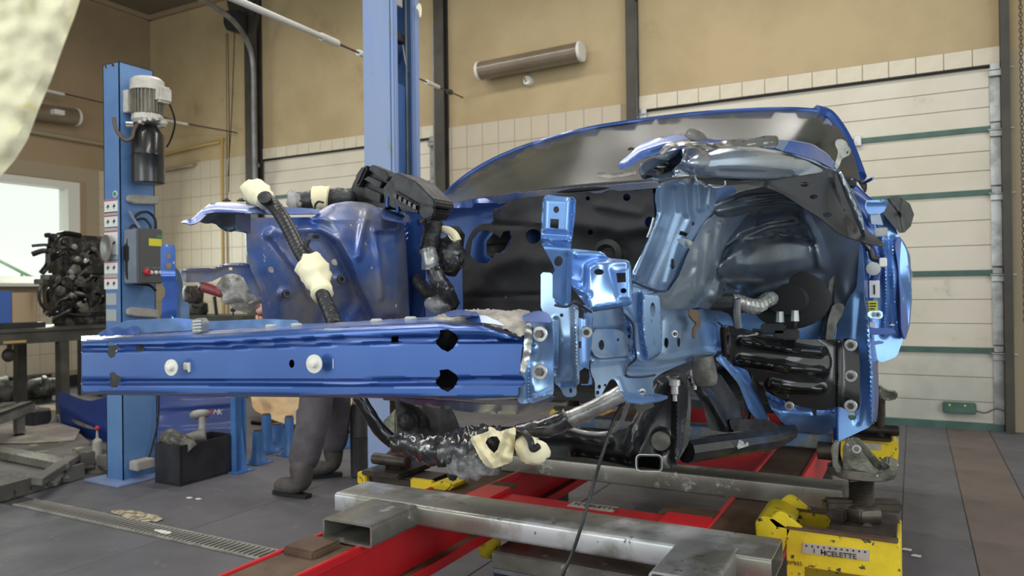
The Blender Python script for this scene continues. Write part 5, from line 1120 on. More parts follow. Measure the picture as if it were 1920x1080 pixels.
# pipes and plug in the wheel housing
pipe('foil_hose',[(1338,567,'Y',1.85),(1362,566,'Y',1.86),(1385,566,'Y',1.88),(1400,572,'Y',1.9),(1420,574,'Y',1.95),(1435,564,'Y',2.0),(1446,560,'Y',2.05)],corr(.019,14,.06),'foil',car,k=8)
pipe('hose_end',[(1332,566,'Y',1.84),(1352,566,'Y',1.85),(1372,566,'Y',1.865)],.022,'black_rubber',car)
MB().lathe(P((1478,562,'Y',2.12)),(-.05,-1,0),[(-.05,.10),(.0,.10),(.006,.085),(.008,.055),(.03,.05),(.032,.03)],26,sq=(1,.8)).build('steering_boot','black_rubber',car)
for px,a,b in ((1462,584,640),(1490,582,632)):
    pipe('brake_pipe',[(px,a+4,'Y',2.02),(px,a+24,'Y',2.02),(px-8,a+38,'Y',2.03),(px-50,a+36,'Y',2.05)],.006,'black_plastic',car)
    MB().cyl(P((px,a,'Y',2.02)),P((px,a+20,'Y',2.02)),.009,.011,8).build('pipe_fitting','zinc',car)
for px,py in ((1450,617),(1474,627)): MB().box(-.03,.03,-.01,.02,-.014,.014,c=P((px,py,'Y',2.01))).build('pipe_clip','black_plastic',car,bev=.004)
pipe('grey_post',[(1382,560,'Y',1.85),(1382,590,'Y',1.86),(1384,612,'Y',1.88)],.009,'rail_gray',car)
# --- near door edge
dr_=sheet('door_frame',[(1622,380),(1628,374),(1650,380),(1672,410),(1684,440),(1700,470),(1706,520),(1708,560),(1704,610),(1692,640),(1682,668),(1664,676),(1650,680),(1642,668),(1634,600),(1628,520),(1624,450)],
 [(1622,380,'Y',2.34),(1672,410,'Y',2.36),(1708,560,'Y',2.40),(1664,676,'Y',2.36),(1628,520,'Y',2.32),(1680,520,'Y',2.34)],'inner_blue',car,step=6,rd=1,t=.02,
 rel=[('g',[(1652,440),(1660,480),(1662,560),(1658,625)],5,.018),('g',[(1675,450),(1674,500),(1678,560),(1684,620)],4,.016),('g',[(1640,400),(1650,430),(1660,450)],4,.01)],label='edge of the near front door')
sheet('door_skin',[(1684,440),(1696,455),(1707,480),(1710,560),(1706,610),(1697,640),(1690,618),(1688,560),(1684,500),(1678,462)],[(1684,440,'Y',2.33),(1710,520,'Y',2.45),(1697,640,'Y',2.37),(1684,500,'Y',2.33)],'car_blue_scuff',dr_,step=6,rd=1,t=.01)
sheet('window_corner',[(1656,376),(1668,371),(1682,366),(1694,374),(1706,382),(1714,402),(1708,424),(1696,436),(1686,437),(1670,418),(1654,398)],[(1656,380,'Y',2.32),(1710,400,'Y',2.42),(1686,436,'Y',2.35)],'black_plastic',dr_,step=5,rd=0,t=.02,rel=[('g',[(1668,371),(1690,400),(1696,436)],4,.012),('g',[(1694,374),(1690,400)],4,.01)],label='black trim corner of the door window')
sheet('hinge_arm',[(1624,376),(1664,374),(1666,380),(1656,400),(1626,402)],[(1624,380,'Y',2.28),(1666,380,'Y',2.3)],'inner_blue',dr_,step=6,rd=1,t=.004,rel=[('g',[(1624,378),(1664,377)],3,.008)])
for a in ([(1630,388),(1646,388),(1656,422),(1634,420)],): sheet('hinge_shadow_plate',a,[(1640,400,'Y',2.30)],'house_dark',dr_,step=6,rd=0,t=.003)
for (x0,y0,x1,y1,m_) in ((1630,526,1650,558,'label_white'),(1628,564,1646,586,'label_yellow'),(1628,586,1645,598,'label_white'),(1629,604,1641,614,'label_white')):
    a=P((x0,y0,'Y',2.292)); b=P((x1,y1,'Y',2.292)); MB().box(a.x,b.x,2.29,2.292,b.z,a.z).build('door_label',m_,dr_,flat=True)
for (x0,y0,x1,y1) in ((1638,534,1641,552),(1631,568,1643,570),(1631,573,1643,575),(1631,578,1640,580)):
    a=P((x0,y0,'Y',2.289)); b=P((x1,y1,'Y',2.289)); MB().box(a.x,b.x,2.288,2.2895,b.z,a.z).build('print','ink',dr_,flat=True)
sheet('hinge_plate',[(1626,584),(1654,582),(1656,594),(1650,598),(1628,596)],[(1640,590,'Y',2.27)],'inner_blue2',dr_,step=6,t=.01)
bolt(P((1646,590,'Y',2.262)),(0,-1,0),.008,'zinc',dr_)
sheet('check_strap',[(1626,616),(1668,614),(1680,620),(1678,626),(1640,628),(1628,626)],[(1626,620,'Y',2.27),(1680,620,'Y',2.30)],'car_blue',dr_,step=6,t=.012,rd=1)
bolt(P((1671,610,'Y',2.285)),(0,0,1),.009,'zinc',dr_)
sheet('check_strap',[(1630,640),(1656,639),(1658,644),(1632,648)],[(1640,642,'Y',2.27)],'car_blue',dr_,step=6,t=.01,rd=1)
MB().prism([P((x,y,'Y',2.27)) for x,y in((1640,428),(1664,426),(1664,442),(1642,444))],(0,.006,0)).build('hinge_plate','zinc',dr_,bev=.002)
pipe('wiring_plug',[(1624,462,'Y',2.25),(1632,470,'Y',2.24),(1636,484,'Y',2.24),(1648,486,'Y',2.24)],.008,'hose_black',dr_)
MB().lathe(P((1638,504,'Y',2.25)),(0,-1,0),[(0,.018),(.02,.018),(.022,.01)],12).build('connector','label_gray',dr_)
MB().box(-.009,.009,-.01,.01,-.012,.012,c=P((1656,492,'Y',2.24))).build('connector','label_white',dr_,bev=.002)
# --- subframe and engine cradle
sf=sheet('subframe',[(840,808),(880,800),(960,800),(1040,804),(1100,806),(1150,812),(1180,800),(1200,760),(1230,710),(1270,700),(1290,730),(1290,760),(1284,800),(1280,840),(1266,876),(1240,880),(1200,876),(1184,876),(1140,866),(1100,858),(1060,856),(980,850),(900,846),(850,840)],
 [(840,820,'Y',1.52),(1000,830,'Y',1.60),(1190,860,'Y',1.60),(1230,710,'Y',1.62),(1284,800,'Y',1.68),(1260,876,'Y',1.60)],'under_black',car,holes=[circ(1068,848,2.5,2.5)],step=8,rd=1,t=.03,sharp=70,
 rel=[('g',[(850,815),(960,812),(1060,818),(1140,830)],8,.04),('g',[(1180,850),(1200,800),(1240,720)],10,.04),('b',(1240,826),18,24,.03),('g',[(1270,720),(1268,860)],7,.03),('g',[(1080,850),(1180,866)],8,-.03)])
rtube('cradle_end','bare_steel',sf,P((1217,868,'Y',1.52)),P((1217,868,'Y',1.56)),.056,.036,.002,.010)
rtube('cradle_tube','under_black',sf,P((1217,868,'Y',1.53)),P((1217,868,'Y',1.90)),.054,.034,.004,.010)
MB().lathe(P((1240,826,'Y',1.545)),(0,-1,0),[(0,.02),(.01,.02),(.012,.012)],14).build('bush','alu_dirty',sf)
pipe('side_tube',[(1285,846,'Y',1.7),(1340,838,'Y',1.8),(1400,830,'Y',1.95),(1450,822,'Y',2.1),(1478,808,'Y',2.2)],.028,'under_black',sf,k=6)
sheet('paint_scrape',[(1382,838),(1386,824),(1394,828),(1396,834),(1402,828),(1404,836),(1384,842)],[(1392,834,'Y',1.845)],'bare_steel',sf,step=4,rd=0,t=.002)
sheet('cradle_leg',[(1284,700),(1300,690),(1350,700),(1390,760),(1396,800),(1370,812),(1330,806),(1318,760),(1300,730)],[(1284,700,'Y',1.75),(1396,800,'Y',2.0),(1350,700,'Y',1.9)],'under_black',sf,step=8,rd=1,t=.03,rel=[('g',[(1300,710),(1340,760),(1360,800)],8,.03)])
sheet('cradle_foot',[(1366,786),(1440,786),(1460,798),(1458,812),(1372,808)],[(1366,790,'Y',1.9),(1460,800,'Y',2.1)],'under_black',sf,step=8,rd=1,t=.06)
for x in (1395,1412): pipe('fuel_pipe',[(x,690,'Y',2.1),(x+4,730,'Y',2.1),(x+8,770,'Y',2.12),(x+4,790,'Y',2.12)],.009,'black_plastic',sf)
sheet('engine_mount',[(1228,706),(1256,698),(1290,700),(1296,760),(1292,830),(1262,880),(1240,860),(1250,800),(1232,760)],[(1228,706,'Y',1.7),(1290,700,'Y',1.74),(1262,880,'Y',1.66)],'under_dust',sf,step=7,rd=1,t=.03,rel=[('g',[(1270,720),(1262,790),(1250,850)],6,.03)])
for px,py in ((1265,712),(1302,694)):
    MB().lathe(P((px,py,'X',-.45)),(0,0,-1),[(0,.012),(.012,.012),(.013,.008),(.03,.008),(.032,.005),(.045,.005)],10).build('stud','zinc',sf)
MB().lathe(P((1320,692,'X',-.42)),(.1,.1,-1),[(-.03,.024),(.02,.028),(.035,.024),(.04,.012)],18).build('bump_stop','alu_dirty',sf,label='light grey bump stop')
lm=sheet('engine_mount',[(740,745),(810,745),(850,770),(862,800),(868,830),(852,842),(800,840),(752,842),(745,800)],[(740,745,'Y',1.45),(862,800,'Y',1.62),(752,842,'Y',1.46)],'under_dust',car,holes=[circ(762,785,4,8)],step=7,rd=1,t=.04,rel=[('b',(763,790),14,18,.03),('g',[(790,760),(792,836)],5,.03),('g',[(760,750),(800,775),(810,800)],7,.03)])
rtube('mount_tube','under_dust',lm,P((771,827,'Y',1.40)),P((771,827,'Y',1.60)),.046,.028,.003,.008)
sheet('front_lower_arm',[(796,766),(806,768),(841,765),(842,782),(860,800),(900,806),(980,808),(1080,800),(1170,806),(1165,816),(1080,822),(960,826),(870,822),(820,812),(800,795)],[(796,766,'Y',1.62),(842,775,'Y',1.66),(960,815,'Y',1.7),(1165,812,'Y',1.72)],'under_dust',car,step=7,rd=1,t=.02,rel=[('g',[(810,790),(860,812),(960,816),(1080,810)],6,.025)])
# lines hanging under
pipe('fluid_pipe',[(1010,812,'Y',1.52),(1050,800,'Y',1.5),(1100,812,'Y',1.52),(1140,812,'Y',1.52),(1162,796,'Y',1.5),(1176,760,'Y',1.45),(1182,735,'Y',1.4)],.005,'zinc',car)
# ------------------------------------------------------------------ fuse box and looms on the car
fb=thing('fuse_box','open black plastic fuse box tipped on top of the far inner wing','fuse box',P((735,395,'Y',1.8)))
def pr(pts,y,dy,name,m,par,bev=.004,**k): return MB().prism([P((a,b,'Y',y)) for a,b in pts],(0,dy,0)).build(name,m,par,bev=bev,**k)
pr([(650,370),(662,340),(676,318),(684,309),(722,322),(742,340),(735,372),(722,392),(690,384),(662,380)],1.80,.10,'case','black_plastic',fb)
pr([(664,330),(678,310),(688,312),(672,346),(666,352)],1.77,.04,'relay_block','black_plastic',fb,.006)
pr([(690,318),(696,308),(724,320),(730,332),(724,340)],1.76,.04,'lid','black_plastic',fb,.003)
pr([(681,336),(690,330),(716,342),(712,352),(700,350),(698,344)],1.775,.03,'socket','tape_black',fb,.002)
pr([(684,350),(714,364),(712,380),(680,370)],1.785,.02,'socket','black_plastic',fb,.002)
pr([(716,354),(742,322),(778,340),(760,398),(722,384)],1.74,.12,'case','black_plastic',fb,.004)
pr([(742,322),(780,340),(814,374),(816,388),(786,382),(752,362),(738,352)],1.70,.10,'cover','black_plastic',fb,.004)
pr([(736,356),(752,364),(786,384),(784,400),(760,396),(733,378)],1.72,.05,'connector_row','tape_black',fb,.003)
for i in range(5): pr([(738+i*9,362+i*5),(744+i*9,365+i*5),(743+i*9,373+i*5),(737+i*9,370+i*5)],1.71,.02,'fuse','gloss_black',fb,.001)
pr([(786,376),(812,380),(816,396),(810,408),(796,412),(784,400)],1.72,.08,'side_cover','black_plastic',fb,.004)
pipe('white_ring',[(704,316,'Y',1.86),(713,317,'Y',1.87),(720,323,'Y',1.87),(722,330,'Y',1.87)],.006,'white_plastic',fb)
# corrugated hose with masking tape in front of the far wing
hz=thing('wiring_hose','black corrugated hose wrapped in cream tape hanging before the far inner wing','hose',P((560,470,'Y',1.2)))
pipe('hose',[(494,372,'Y',1.24),(508,380,'Y',1.22),(526,402,'Y',1.2),(545,436,'Y',1.19),(562,470,'Y',1.18),(580,498,'Y',1.17)],corr(.0150,26,.05),'hose_black',hz,k=14,n=14)
pipe('hose',[(600,540,'Y',1.14),(608,560,'Y',1.12),(620,588,'Y',1.09),(630,612,'Y',1.06)],corr(.0125,17,.16),'hose_black',hz,k=26,n=14)
def lump(name,path,rf,m,par,seed=1,n=14,k=6,jit=.18,**kw):
    """crumpled wrapping along a path"""
    pts=[P(p) if len(p)==4 else Vector(p) for p in path]; b=MB(); b.tube(pts,rf,n,k); r=random.Random(seed)
    from mathutils import noise as nz
    cc=sum((v for v in b.v),Vector())/len(b.v)
    P_=crom(pts,k); 
    for i,v in enumerate(b.v):
        c=P_[min(i//n,len(P_)-1)]; d=v-c
        b.v[i]=c+d*(1+jit*1.25*nz.noise(v*42+Vector((seed,0,0)))+jit*1.0*nz.noise(v*95)+jit*.12*(r.random()-.5))
    return b.build(name,m,par,sharp=180,**kw)
def bul(a,b,c=1.0): # radius profile thick in the middle
    return lambda t: a+(b-a)*math.sin(math.pi*min(1,max(0,t)))**c
lump('masking_tape',[(578,494,'Y',1.168),(588,508,'Y',1.16),(598,530,'Y',1.15),(604,552,'Y',1.13)],lambda t:.021+.011*math.sin(math.pi*min(1,t*1.3+.1)) ,'masking',hz,3,jit=.22)
lump('masking_tape',[(474,352,'Y',1.25),(486,364,'Y',1.24),(498,378,'Y',1.23)],lambda t:.019+.009*math.sin(math.pi*(.3+t*.6)),'masking',hz,5,jit=.24)
MB().lathe(P((499,376,'Y',1.20)),(.3,-.5,.3),[(0,.014),(.014,.016),(.016,.01)],12).build('clip','black_plastic',hz)
pr([(576,437),(588,439),(587,447),(576,446)],1.16,.02,'cable_tie','black_plastic',hz,.002)
pipe('branch',[(578,448,'Y',1.16),(574,462,'Y',1.16),(583,474,'Y',1.17),(586,488,'Y',1.17),(578,498,'Y',1.17)],.006,'tape_black',hz)
# loom lying behind the wing rail
lo=thing('wiring_loom','black taped wiring loom with one cream tape band lying along the far wing top','wiring',P((600,385,'Y',1.75)))
lump('loom',[(556,382,'Y',1.7),(580,377,'Y',1.72),(620,373,'Y',1.74),(665,372,'Y',1.76)],bul(.020,.034,.5),'tape_black',lo,2)
lump('masking_tape',[(590,372,'Y',1.70),(604,371,'Y',1.71),(616,372,'Y',1.72)],lambda t:.037,'masking',lo,7,jit=.06)
lump('clear_film',[(542,388,'Y',1.68),(554,376,'Y',1.69),(566,369,'Y',1.7)],bul(.012,.03),'film',lo,8,jit=.3)
pipe('cable_tie',[(590,392,'Y',1.5),(592,383,'Y',1.5),(598,378,'Y',1.5),(606,380,'Y',1.5)],.003,'black_plastic',lo)
# bundle hanging by the bulkhead
bd=thing('wiring_bundle','bundle of black taped cables and clear film hanging beside the bulkhead gap','wiring',P((830,500,'Y',1.9)))
lump('loom',[(806,402,'Y',1.84),(812,425,'Y',1.84),(806,450,'Y',1.82),(803,472,'Y',1.80)],bul(.018,.028,.6),'tape_black',bd,1)
lump('white_wrap',[(803,468,'Y',1.795),(806,488,'Y',1.79),(806,506,'Y',1.79)],lambda t:.024,'foil',bd,4,jit=.08)
lump('grey_sleeve',[(810,502,'Y',1.79),(822,525,'Y',1.80),(838,550,'Y',1.82),(850,574,'Y',1.84)],bul(.020,.026),'film_dark',bd,6,jit=.10)
pipe('cream_hose',[(826,430,'Y',1.86),(840,432,'Y',1.85),(852,440,'Y',1.84),(858,452,'Y',1.84)],.012,'masking',bd)
lump('film_ball',[(832,452,'Y',1.9),(842,470,'Y',1.88),(846,488,'Y',1.88),(836,506,'Y',1.9)],bul(.015,.045,.7),'film_dark',bd,9,jit=.2)
lump('loom',[(780,520,'Y',1.95),(800,545,'Y',1.93),(828,560,'Y',1.92),(852,578,'Y',1.92)],bul(.016,.024),'tape_black',bd,10)
lump('film_end',[(800,568,'Y',1.82),(822,572,'Y',1.82),(846,572,'Y',1.83)],bul(.012,.026),'film',bd,11,jit=.3)
# big bundle hanging under the car
ub=thing('wiring_bundle','long film-wrapped cable bundle hanging below the beam with torn cream tape','wiring',P((850,860,'Y',1.3)))
lump('wrapped_cable',[(672,742,'Y',1.22),(690,772,'Y',1.23),(712,806,'Y',1.25),(738,830,'Y',1.27)],lambda t:.013+.002*t,'gloss_black',ub,1,jit=.1)
lump('film_wrap',[(736,826,'Y',1.26),(770,834,'Y',1.27),(815,845,'Y',1.28),(860,852,'Y',1.29)],lambda t:.018+.016*t,'film_dark',ub,2,jit=.3,k=10)
lump('film_wrap',[(830,845,'Y',1.28),(868,842,'Y',1.29),(905,836,'Y',1.30),(940,835,'Y',1.30)],bul(.030,.040,.5),'film_dark',ub,3,jit=.25,k=10)
lump('clear_film',[(846,868,'Y',1.28),(880,872,'Y',1.27),(915,866,'Y',1.27),(932,850,'Y',1.28)],bul(.014,.028,.7),'film',ub,4,jit=.35,k=8)
for px,py,r in ((849,885,.016),(903,872,.018),(868,868,.020)):
    MB().ball(P((px,py,'Y',1.3)),r,10,(.8,.8,1.2),.1).build('plug','tape_black',ub)
pipe('plug_wire',[(852,858,'Y',1.3),(850,870,'Y',1.3),(849,880,'Y',1.3)],.005,'hose_black',ub)
sheet('masking_tape',[(880,820),(905,812),(918,808),(915,801),(922,800),(936,810),(945,806),(968,800),(965,835),(960,868),(938,874),(925,880),(908,872),(896,852)],
 [(880,820,'Y',1.25),(968,802,'Y',1.27),(925,880,'Y',1.22),(925,840,'Y',1.215),(960,865,'Y',1.25)],'masking',ub,holes=[[(914,822),(922,818),(932,818),(938,828),(934,842),(926,850),(916,840),(910,830)]],step=4,rd=1,t=.0015,jag=1,noise=.02,ns=16,rel=[('g',[(890,825),(925,876)],5,.012),('g',[(945,808),(930,860)],5,.012)],label='torn cream masking tape')
lump('cable_ends',[(918,826,'Y',1.26),(926,832,'Y',1.25),(930,842,'Y',1.26)],lambda t:.016,'tape_black',ub,12,jit=.4)
lump('masking_tape',[(976,836,'Y',1.28),(992,842,'Y',1.27),(1008,846,'Y',1.27),(1016,840,'Y',1.28)],bul(.014,.026,.5),'masking',ub,13,jit=.18)
pipe('hook_cable',[(972,808,'Y',1.27),(984,812,'Y',1.25),(994,826,'Y',1.24),(999,842,'Y',1.24),(1010,836,'Y',1.24)],.0065,'hose_black',ub)
lump('black_wrap',[(968,812,'Y',1.30),(1000,806,'Y',1.31),(1040,796,'Y',1.32),(1066,784,'Y',1.33)],lambda t:.016+.006*t,'film_dark',ub,14,jit=.08)
lump('foil_hose',[(1060,788,'Y',1.33),(1090,776,'Y',1.34),(1125,760,'Y',1.35),(1168,736,'Y',1.37)],lambda t:.0165,'foil',ub,15,jit=.06,k=10)
pipe('loop_cable',[(968,806,'Y',1.34),(995,794,'Y',1.36),(1020,790,'Y',1.38),(1050,786,'Y',1.4)],.004,'hose_black',ub)
# clear bag hanging behind the side member
pb=lump('plastic_bag',[(448,505,'Y',1.5),(452,530,'Y',1.5),(460,555,'Y',1.52),(466,585,'Y',1.53)],bul(.012,.062,.9),'film',None,21,jit=.35,label='crumpled clear plastic bag hanging behind the curved blue member',cat='bag')
# ------------------------------------------------------------------ things on the floor behind the short post
# long blue bumper skin
bc=thing('bumper_cover','long dark blue bumper cover standing on the floor behind the short lift post','bumper',P((250,828,'D',6.15)))
bcc=[(107,733,'D',6.75),(115,812,'D',6.6),(200,830,'D',6.12),(440,822,'D',6.22),(440,745,'D',6.40),(280,745,'D',6.2),(200,750,'D',6.25)]
sheet('skin',[(107,733),(125,738),(150,748),(170,752),(200,744),(260,738),(360,736),(446,740),(446,800),(440,822),(380,830),(300,836),(220,838),(180,832),(150,820),(118,815),(112,780)],bcc,'bumper_blue',bc,step=8,rd=1,t=.012,
 rel=[('g',[(115,760),(160,790),(200,806)],10,.03),('g',[(290,762),(360,760),(446,753)],5,.015),('p',[(286,772),(446,762),(446,796),(286,806)],5,-.012)])
sheet('light_slot',[(132,785),(145,789),(175,801),(178,806),(160,802),(142,795)],[(135,788,'D',6.44),(175,803,'D',6.10)],'zinc',bc,step=5,t=.004,rd=1)
p=P((384,773,'D',6.18)); q=P((414,771,'D',6.18)); dx=(q-p).normalized()
for s_,px,m_,sz in (('S',383,'label_white',.05),('P',390,'label_red',.06),('A',396,'label_red',.065),('M',404,'label_white',.06),('K',412,'label_white',.06)):
    text3d('lettering',s_,P((px,773,'D',6.15)),dx,(0,0,1),sz,m_,bc,shear=.3)
# black crate with old parts
cr=thing('parts_crate','black open crate of old parts standing in front of the short blue post','crate',(-4.17,3.33,0))
kx0,kx1,ky0,ky1,kh=-4.294,-4.052,3.12,3.56,.255
MB().box(kx0,kx1,ky0,ky1,0,.012).build('bottom','crate_black',cr,flat=True)
for a in ((kx0,kx1,ky0,ky0+.012),(kx0,kx1,ky1-.012,ky1),(kx0,kx0+.012,ky0+.012,ky1-.012),(kx1-.012,kx1,ky0+.012,ky1-.012)):
    MB().box(*a,.012,kh).build('side','crate_black',cr,bev=.003)
hb=thing('wheel_hub','pale grey hub with stem sticking out of the black crate','car part',(-4.15,3.42,.02))
c=aY(379,785,3.42); MB().lathe((c.x,3.42,.02),(0,0,1),[(0,.03),(c.z-.0,.022),(c.z-.02+.02,.024)],14).build('stem','pad_gray',hb)
MB().lathe((c.x-.02,3.42,c.z),(-.3,.2,1),[(0,.03),(.01,.06),(.035,.066),(.05,.05),(.055,.03)],18).build('flange','pad_gray',hb,sharp=60)
ct=thing('casting','grimy grey casting with a round knuckle lying in the front of the black crate','car part',(-4.2,3.2,.02))
lump('arm',[(316,822,'Y',3.2),(330,826,'Y',3.19),(348,832,'Y',3.2),(360,842,'Y',3.22)],lambda t:.062-.02*t,'alu_dirty',ct,4,jit=.12)
lump('arm',[(345,832,'Y',3.26),(362,822,'Y',3.32),(385,818,'Y',3.38)],lambda t:.045,'dirty_gray',ct,5,jit=.12)
MB().cyl(P((309,818,'Y',3.16)),P((318,821,'Y',3.18)),.018,n=12).build('stud','label_white',ct)
MB().cyl(P((340,820,'Y',3.2)),(-4.2,3.25,.02),.02,n=8).build('shank','dirty_gray',ct)
# gas cylinder
gx,gy=aZ(674,893,0).x,aZ(674,893,0).y
MB().lathe((gx,gy,0),(0,0,1),[(0,.048),(.01,.056),(.26,.057),(.264,.060),(.27,.057),(.44,.056),(.475,.045),(.485,.02),(.52,.016),(.53,.01)],28).build('gas_cylinder','bottle_dark',label='dark scuffed gas cylinder standing left of the tall blue post',cat='cylinder')
# blue support stands in a row
def cone_stand(px,py,top,w,lab,lean=0,foot=.07):
    b=aZ(px,py,0); h=aY(px,top,b.y).z; t=thing('support_stand',lab,'stand',b,group='blue support stands')
    s=w/2*((b-C0).dot(FW))/F
    MB().lathe(b,(lean,0,1),[(0,s*1.9),(.008,s*1.9),(.03,s*1.5),(h*.4,s*1.12),(h*.9,s),(h,s)],20).build('cone','stand_blue',t)
    MB().box(-s*2.1,s*2.1,-s*2.1,s*2.1,0,.008,c=b).build('foot_plate','stand_blue',t,bev=.002)
    MB().lathe(b+Vector((0,0,h)),(0,0,1),[(0,s*.8),(.01,s*.8)],16).build('cap','rust_brown',t)
def post_stand(px,py,top,w,lab):
    b=aZ(px,py,0); h=aY(px,top,b.y).z; t=thing('support_stand',lab,'stand',b,group='blue support stands'); s=w/2*((b-C0).dot(FW))/F
    MB().box(-s*.5,s*.5,-s,-s+.012,0,h,c=b).box(-s*.5,s*.5,s-.012,s,0,h,c=b).box(-.006,.006,-s+.012,s-.012,0,h,c=b).build('column','stand_blue',t,bev=.002)
    MB().box(-s*1.5,s*1.5,-s*1.6,s*1.6,0,.01,c=b).build('foot_plate','stand_blue',t,bev=.002)
    MB().prism([b+Vector((s*.5,0,.01)),b+Vector((s*1.5,0,.01)),b+Vector((s*.5,0,h*.45))],(0,.01,0)).build('gusset','stand_blue',t)
post_stand(448,884,700,26,'tall blue steel stand right behind the black crate')
cone_stand(484,868,808,19,'short blue cone-shaped stand just right of the tall stand')
cone_stand(500,848,778,18,'blue cone-shaped stand behind the short one, left of the kraft paper')
cone_stand(543,853,782,17,'blue stand with pale foot under the middle of the kraft paper')
cone_stand(520,838,796,24,'squat dark blue stand between the two cone stands')
cone_stand(645,838,770,16,'blue stand between the walking person and the gas cylinder')
cone_stand(565,842,770,18,'dark blue stand hidden mostly behind the walking legs')
# kraft paper on a low rack
rk=thing('low_rack','low dark steel rack holding the crumpled kraft paper','rack',(-4.2,4.9,0))
ra=aY(470,790,4.9); rb_=aY(650,790,4.9); zr=aY(560,800,4.9).z
MB().box(ra.x,rb_.x,4.9,5.5,zr-.03,zr).build('shelf','steel_dark',rk,bev=.003)
for x in (ra.x+.03,rb_.x-.03):
    for y in (4.93,5.45): MB().box(x-.015,x+.015,y-.015,y+.015,0,zr-.03).build('leg','steel_dark',rk,flat=True)
MB().box(ra.x,rb_.x,4.9,4.93,zr*.35,zr*.35+.03).build('rail','rust_brown',rk,flat=True)
sheet('kraft_paper',[(468,730),(560,720),(640,725),(662,745),(658,765),(640,788),(632,782),(620,770),(600,775),(570,790),(545,798),(520,790),(500,782),(475,768)],[(470,740,'Y',5.1),(660,745,'Y',5.1),(540,795,'Y',4.85),(560,725,'Y',5.35)],'kraft',None,step=6,rd=1,t=.01,noise=.16,ns=26,label='crumpled brown kraft paper draped over the low rack behind the legs',cat='paper')
# work table with the engine
tb_=thing('work_table','dark steel workbench at the left carrying the engine','table',(-7.7,4.3,0))
TX0,TX1,TY0,TY1,TZ_=-8.15,-7.3,3.0,5.0,.9
MB().box(TX0,TX1,TY0,TY1,TZ_-.03,TZ_).build('table_top','table_dark',tb_,bev=.004)
MB().box(TX0+.03,TX1-.02,TY0+.02,TY1-.02,TZ_-.14,TZ_-.03).build('apron','table_dark',tb_,bev=.003)
ly=aX(117,690,TX1-.06).y
for x,y in ((TX1-.06,ly),(TX1-.06,3.1),(TX0+.06,ly),(TX0+.06,3.1)): MB().box(x-.045,x+.045,y-.045,y+.045,0,TZ_-.14).build('leg','table_dark',tb_,bev=.003)
a=aX(28,641,TX1-.018); MB().box(TX1-.02,TX1-.016,a.y-.1,a.y+.1,a.z-.012,a.z+.012).build('tape_strip','pipe_yellow',tb_,flat=True)
# shelf rack with small wood pieces behind
sr=thing('shelf_rack','narrow dark shelf rack behind the right end of the workbench','shelf',(-8.5,5.6,0))
for px in (150,188): 
    a=aY(px,700,5.5); MB().box(a.x-.02,a.x+.02,5.48,5.52,0,.95).build('upright','steel_dark',sr,flat=True)
a=aY(150,640,5.5); b=aY(188,640,5.5)
for z in (.25,.48,.72): MB().box(a.x,b.x,5.5,5.8,z,z+.025).build('shelf','steel_dark',sr,flat=True)
for px in (160,170): 
    p=aY(px,628,5.6); MB().box(-.03,.03,-.02,.02,0,.18,R=Matrix.Rotation(.25,3,'Y'),c=(p.x,5.62,.745)).build('wood_piece','kraft',sr,flat=True)
st_=thing('sledge_hammer','long-handled tool with a round head hanging below the workbench','tool',aX(18,680,TX1-.2))
pipe('handle',[(18,630,'X',TX1-.2),(18,662,'X',TX1-.2)],.022,'steel_dark',st_,k=1)
MB().ball(aX(16,666,TX1-.2),.055,12,(.8,1.1,1.2)).build('head','steel_dark',st_)
# engine
en=thing('engine','greasy black car engine standing on the workbench before the window','engine',aX(135,600,-7.6)+Vector((0,0,-.0)))
def ex(px,py,x=-7.6): return aX(px,py,x)
e0=ex(95,600);e1=ex(190,445)
yA,yB=ex(100,550).y,ex(196,550).y
MB().box(-7.85,-7.55,yA+.02,yB+.1,TZ_+.10,TZ_+.52).build('block','engine_dark',en,bev=.03)
MB().box(-7.9,-7.62,yA+.10,yB+.12,TZ_+.5,ex(150,440).z).build('cylinder_head','engine_dark',en,bev=.04)
MB().box(-7.82,-7.6,yA+.1,yB+.1,TZ_+.0,TZ_+.1).build('oil_pan','engine_dark',en,bev=.02)
for px,py,r,x in ((124,535,.085,-7.48),(145,528,.055,-7.46),(108,545,.05,-7.47),(137,505,.05,-7.47),(160,535,.075,-7.48),(150,575,.06,-7.48)):
    MB().lathe(ex(px,py,x-.06),(1,0,0),[(0,r*.7),(.02,r),(.035,r*.86),(.05,r),(.06,r*.6),(.062,r*.2)],24).build('pulley','gloss_black' if r>.07 else 'alu_dirty',en)
r=random.Random(11)
for i in range(26):
    px=r.uniform(90,192); py=r.uniform(450,585); p=ex(px,py,-7.52)
    q=p+Vector((r.uniform(-.04,.04),r.uniform(-.18,.18),r.uniform(-.16,.16))); s_=p.lerp(q,.5)+Vector((.05,r.uniform(-.06,.06),.03))
    if min(p.z,q.z)<TZ_+.03: continue
    MB().tube([p,s_,q],r.uniform(.010,.028),8,5).build('hose',r.choice(['gloss_black','engine_dark','alu_dirty','hose_black']),en)
for i in range(16):
    px=r.uniform(96,190); py=r.uniform(455,580); p=ex(px,py,-7.5)
    MB().lathe(p,(1,r.uniform(-.4,.4),r.uniform(-.4,.4)),[(-.05,.03),(0,.035),(.03,.03),(.035,.015)],10).build('fitting',r.choice(['alu_dirty','engine_dark','bare_steel']),en)
pipe('breather_pipe',[(150,442,'X',-7.5),(120,438,'X',-7.5),(102,448,'X',-7.5),(92,470,'X',-7.5),(90,495,'X',-7.5),(78,512,'X',-7.5)],.028,'gloss_black',en)
pipe('coolant_pipe',[(82,520,'X',-7.5),(73,550,'X',-7.5),(80,575,'X',-7.5),(100,580,'X',-7.5),(110,565,'X',-7.5),(128,558,'X',-7.5)],.014,'engine_dark',en)
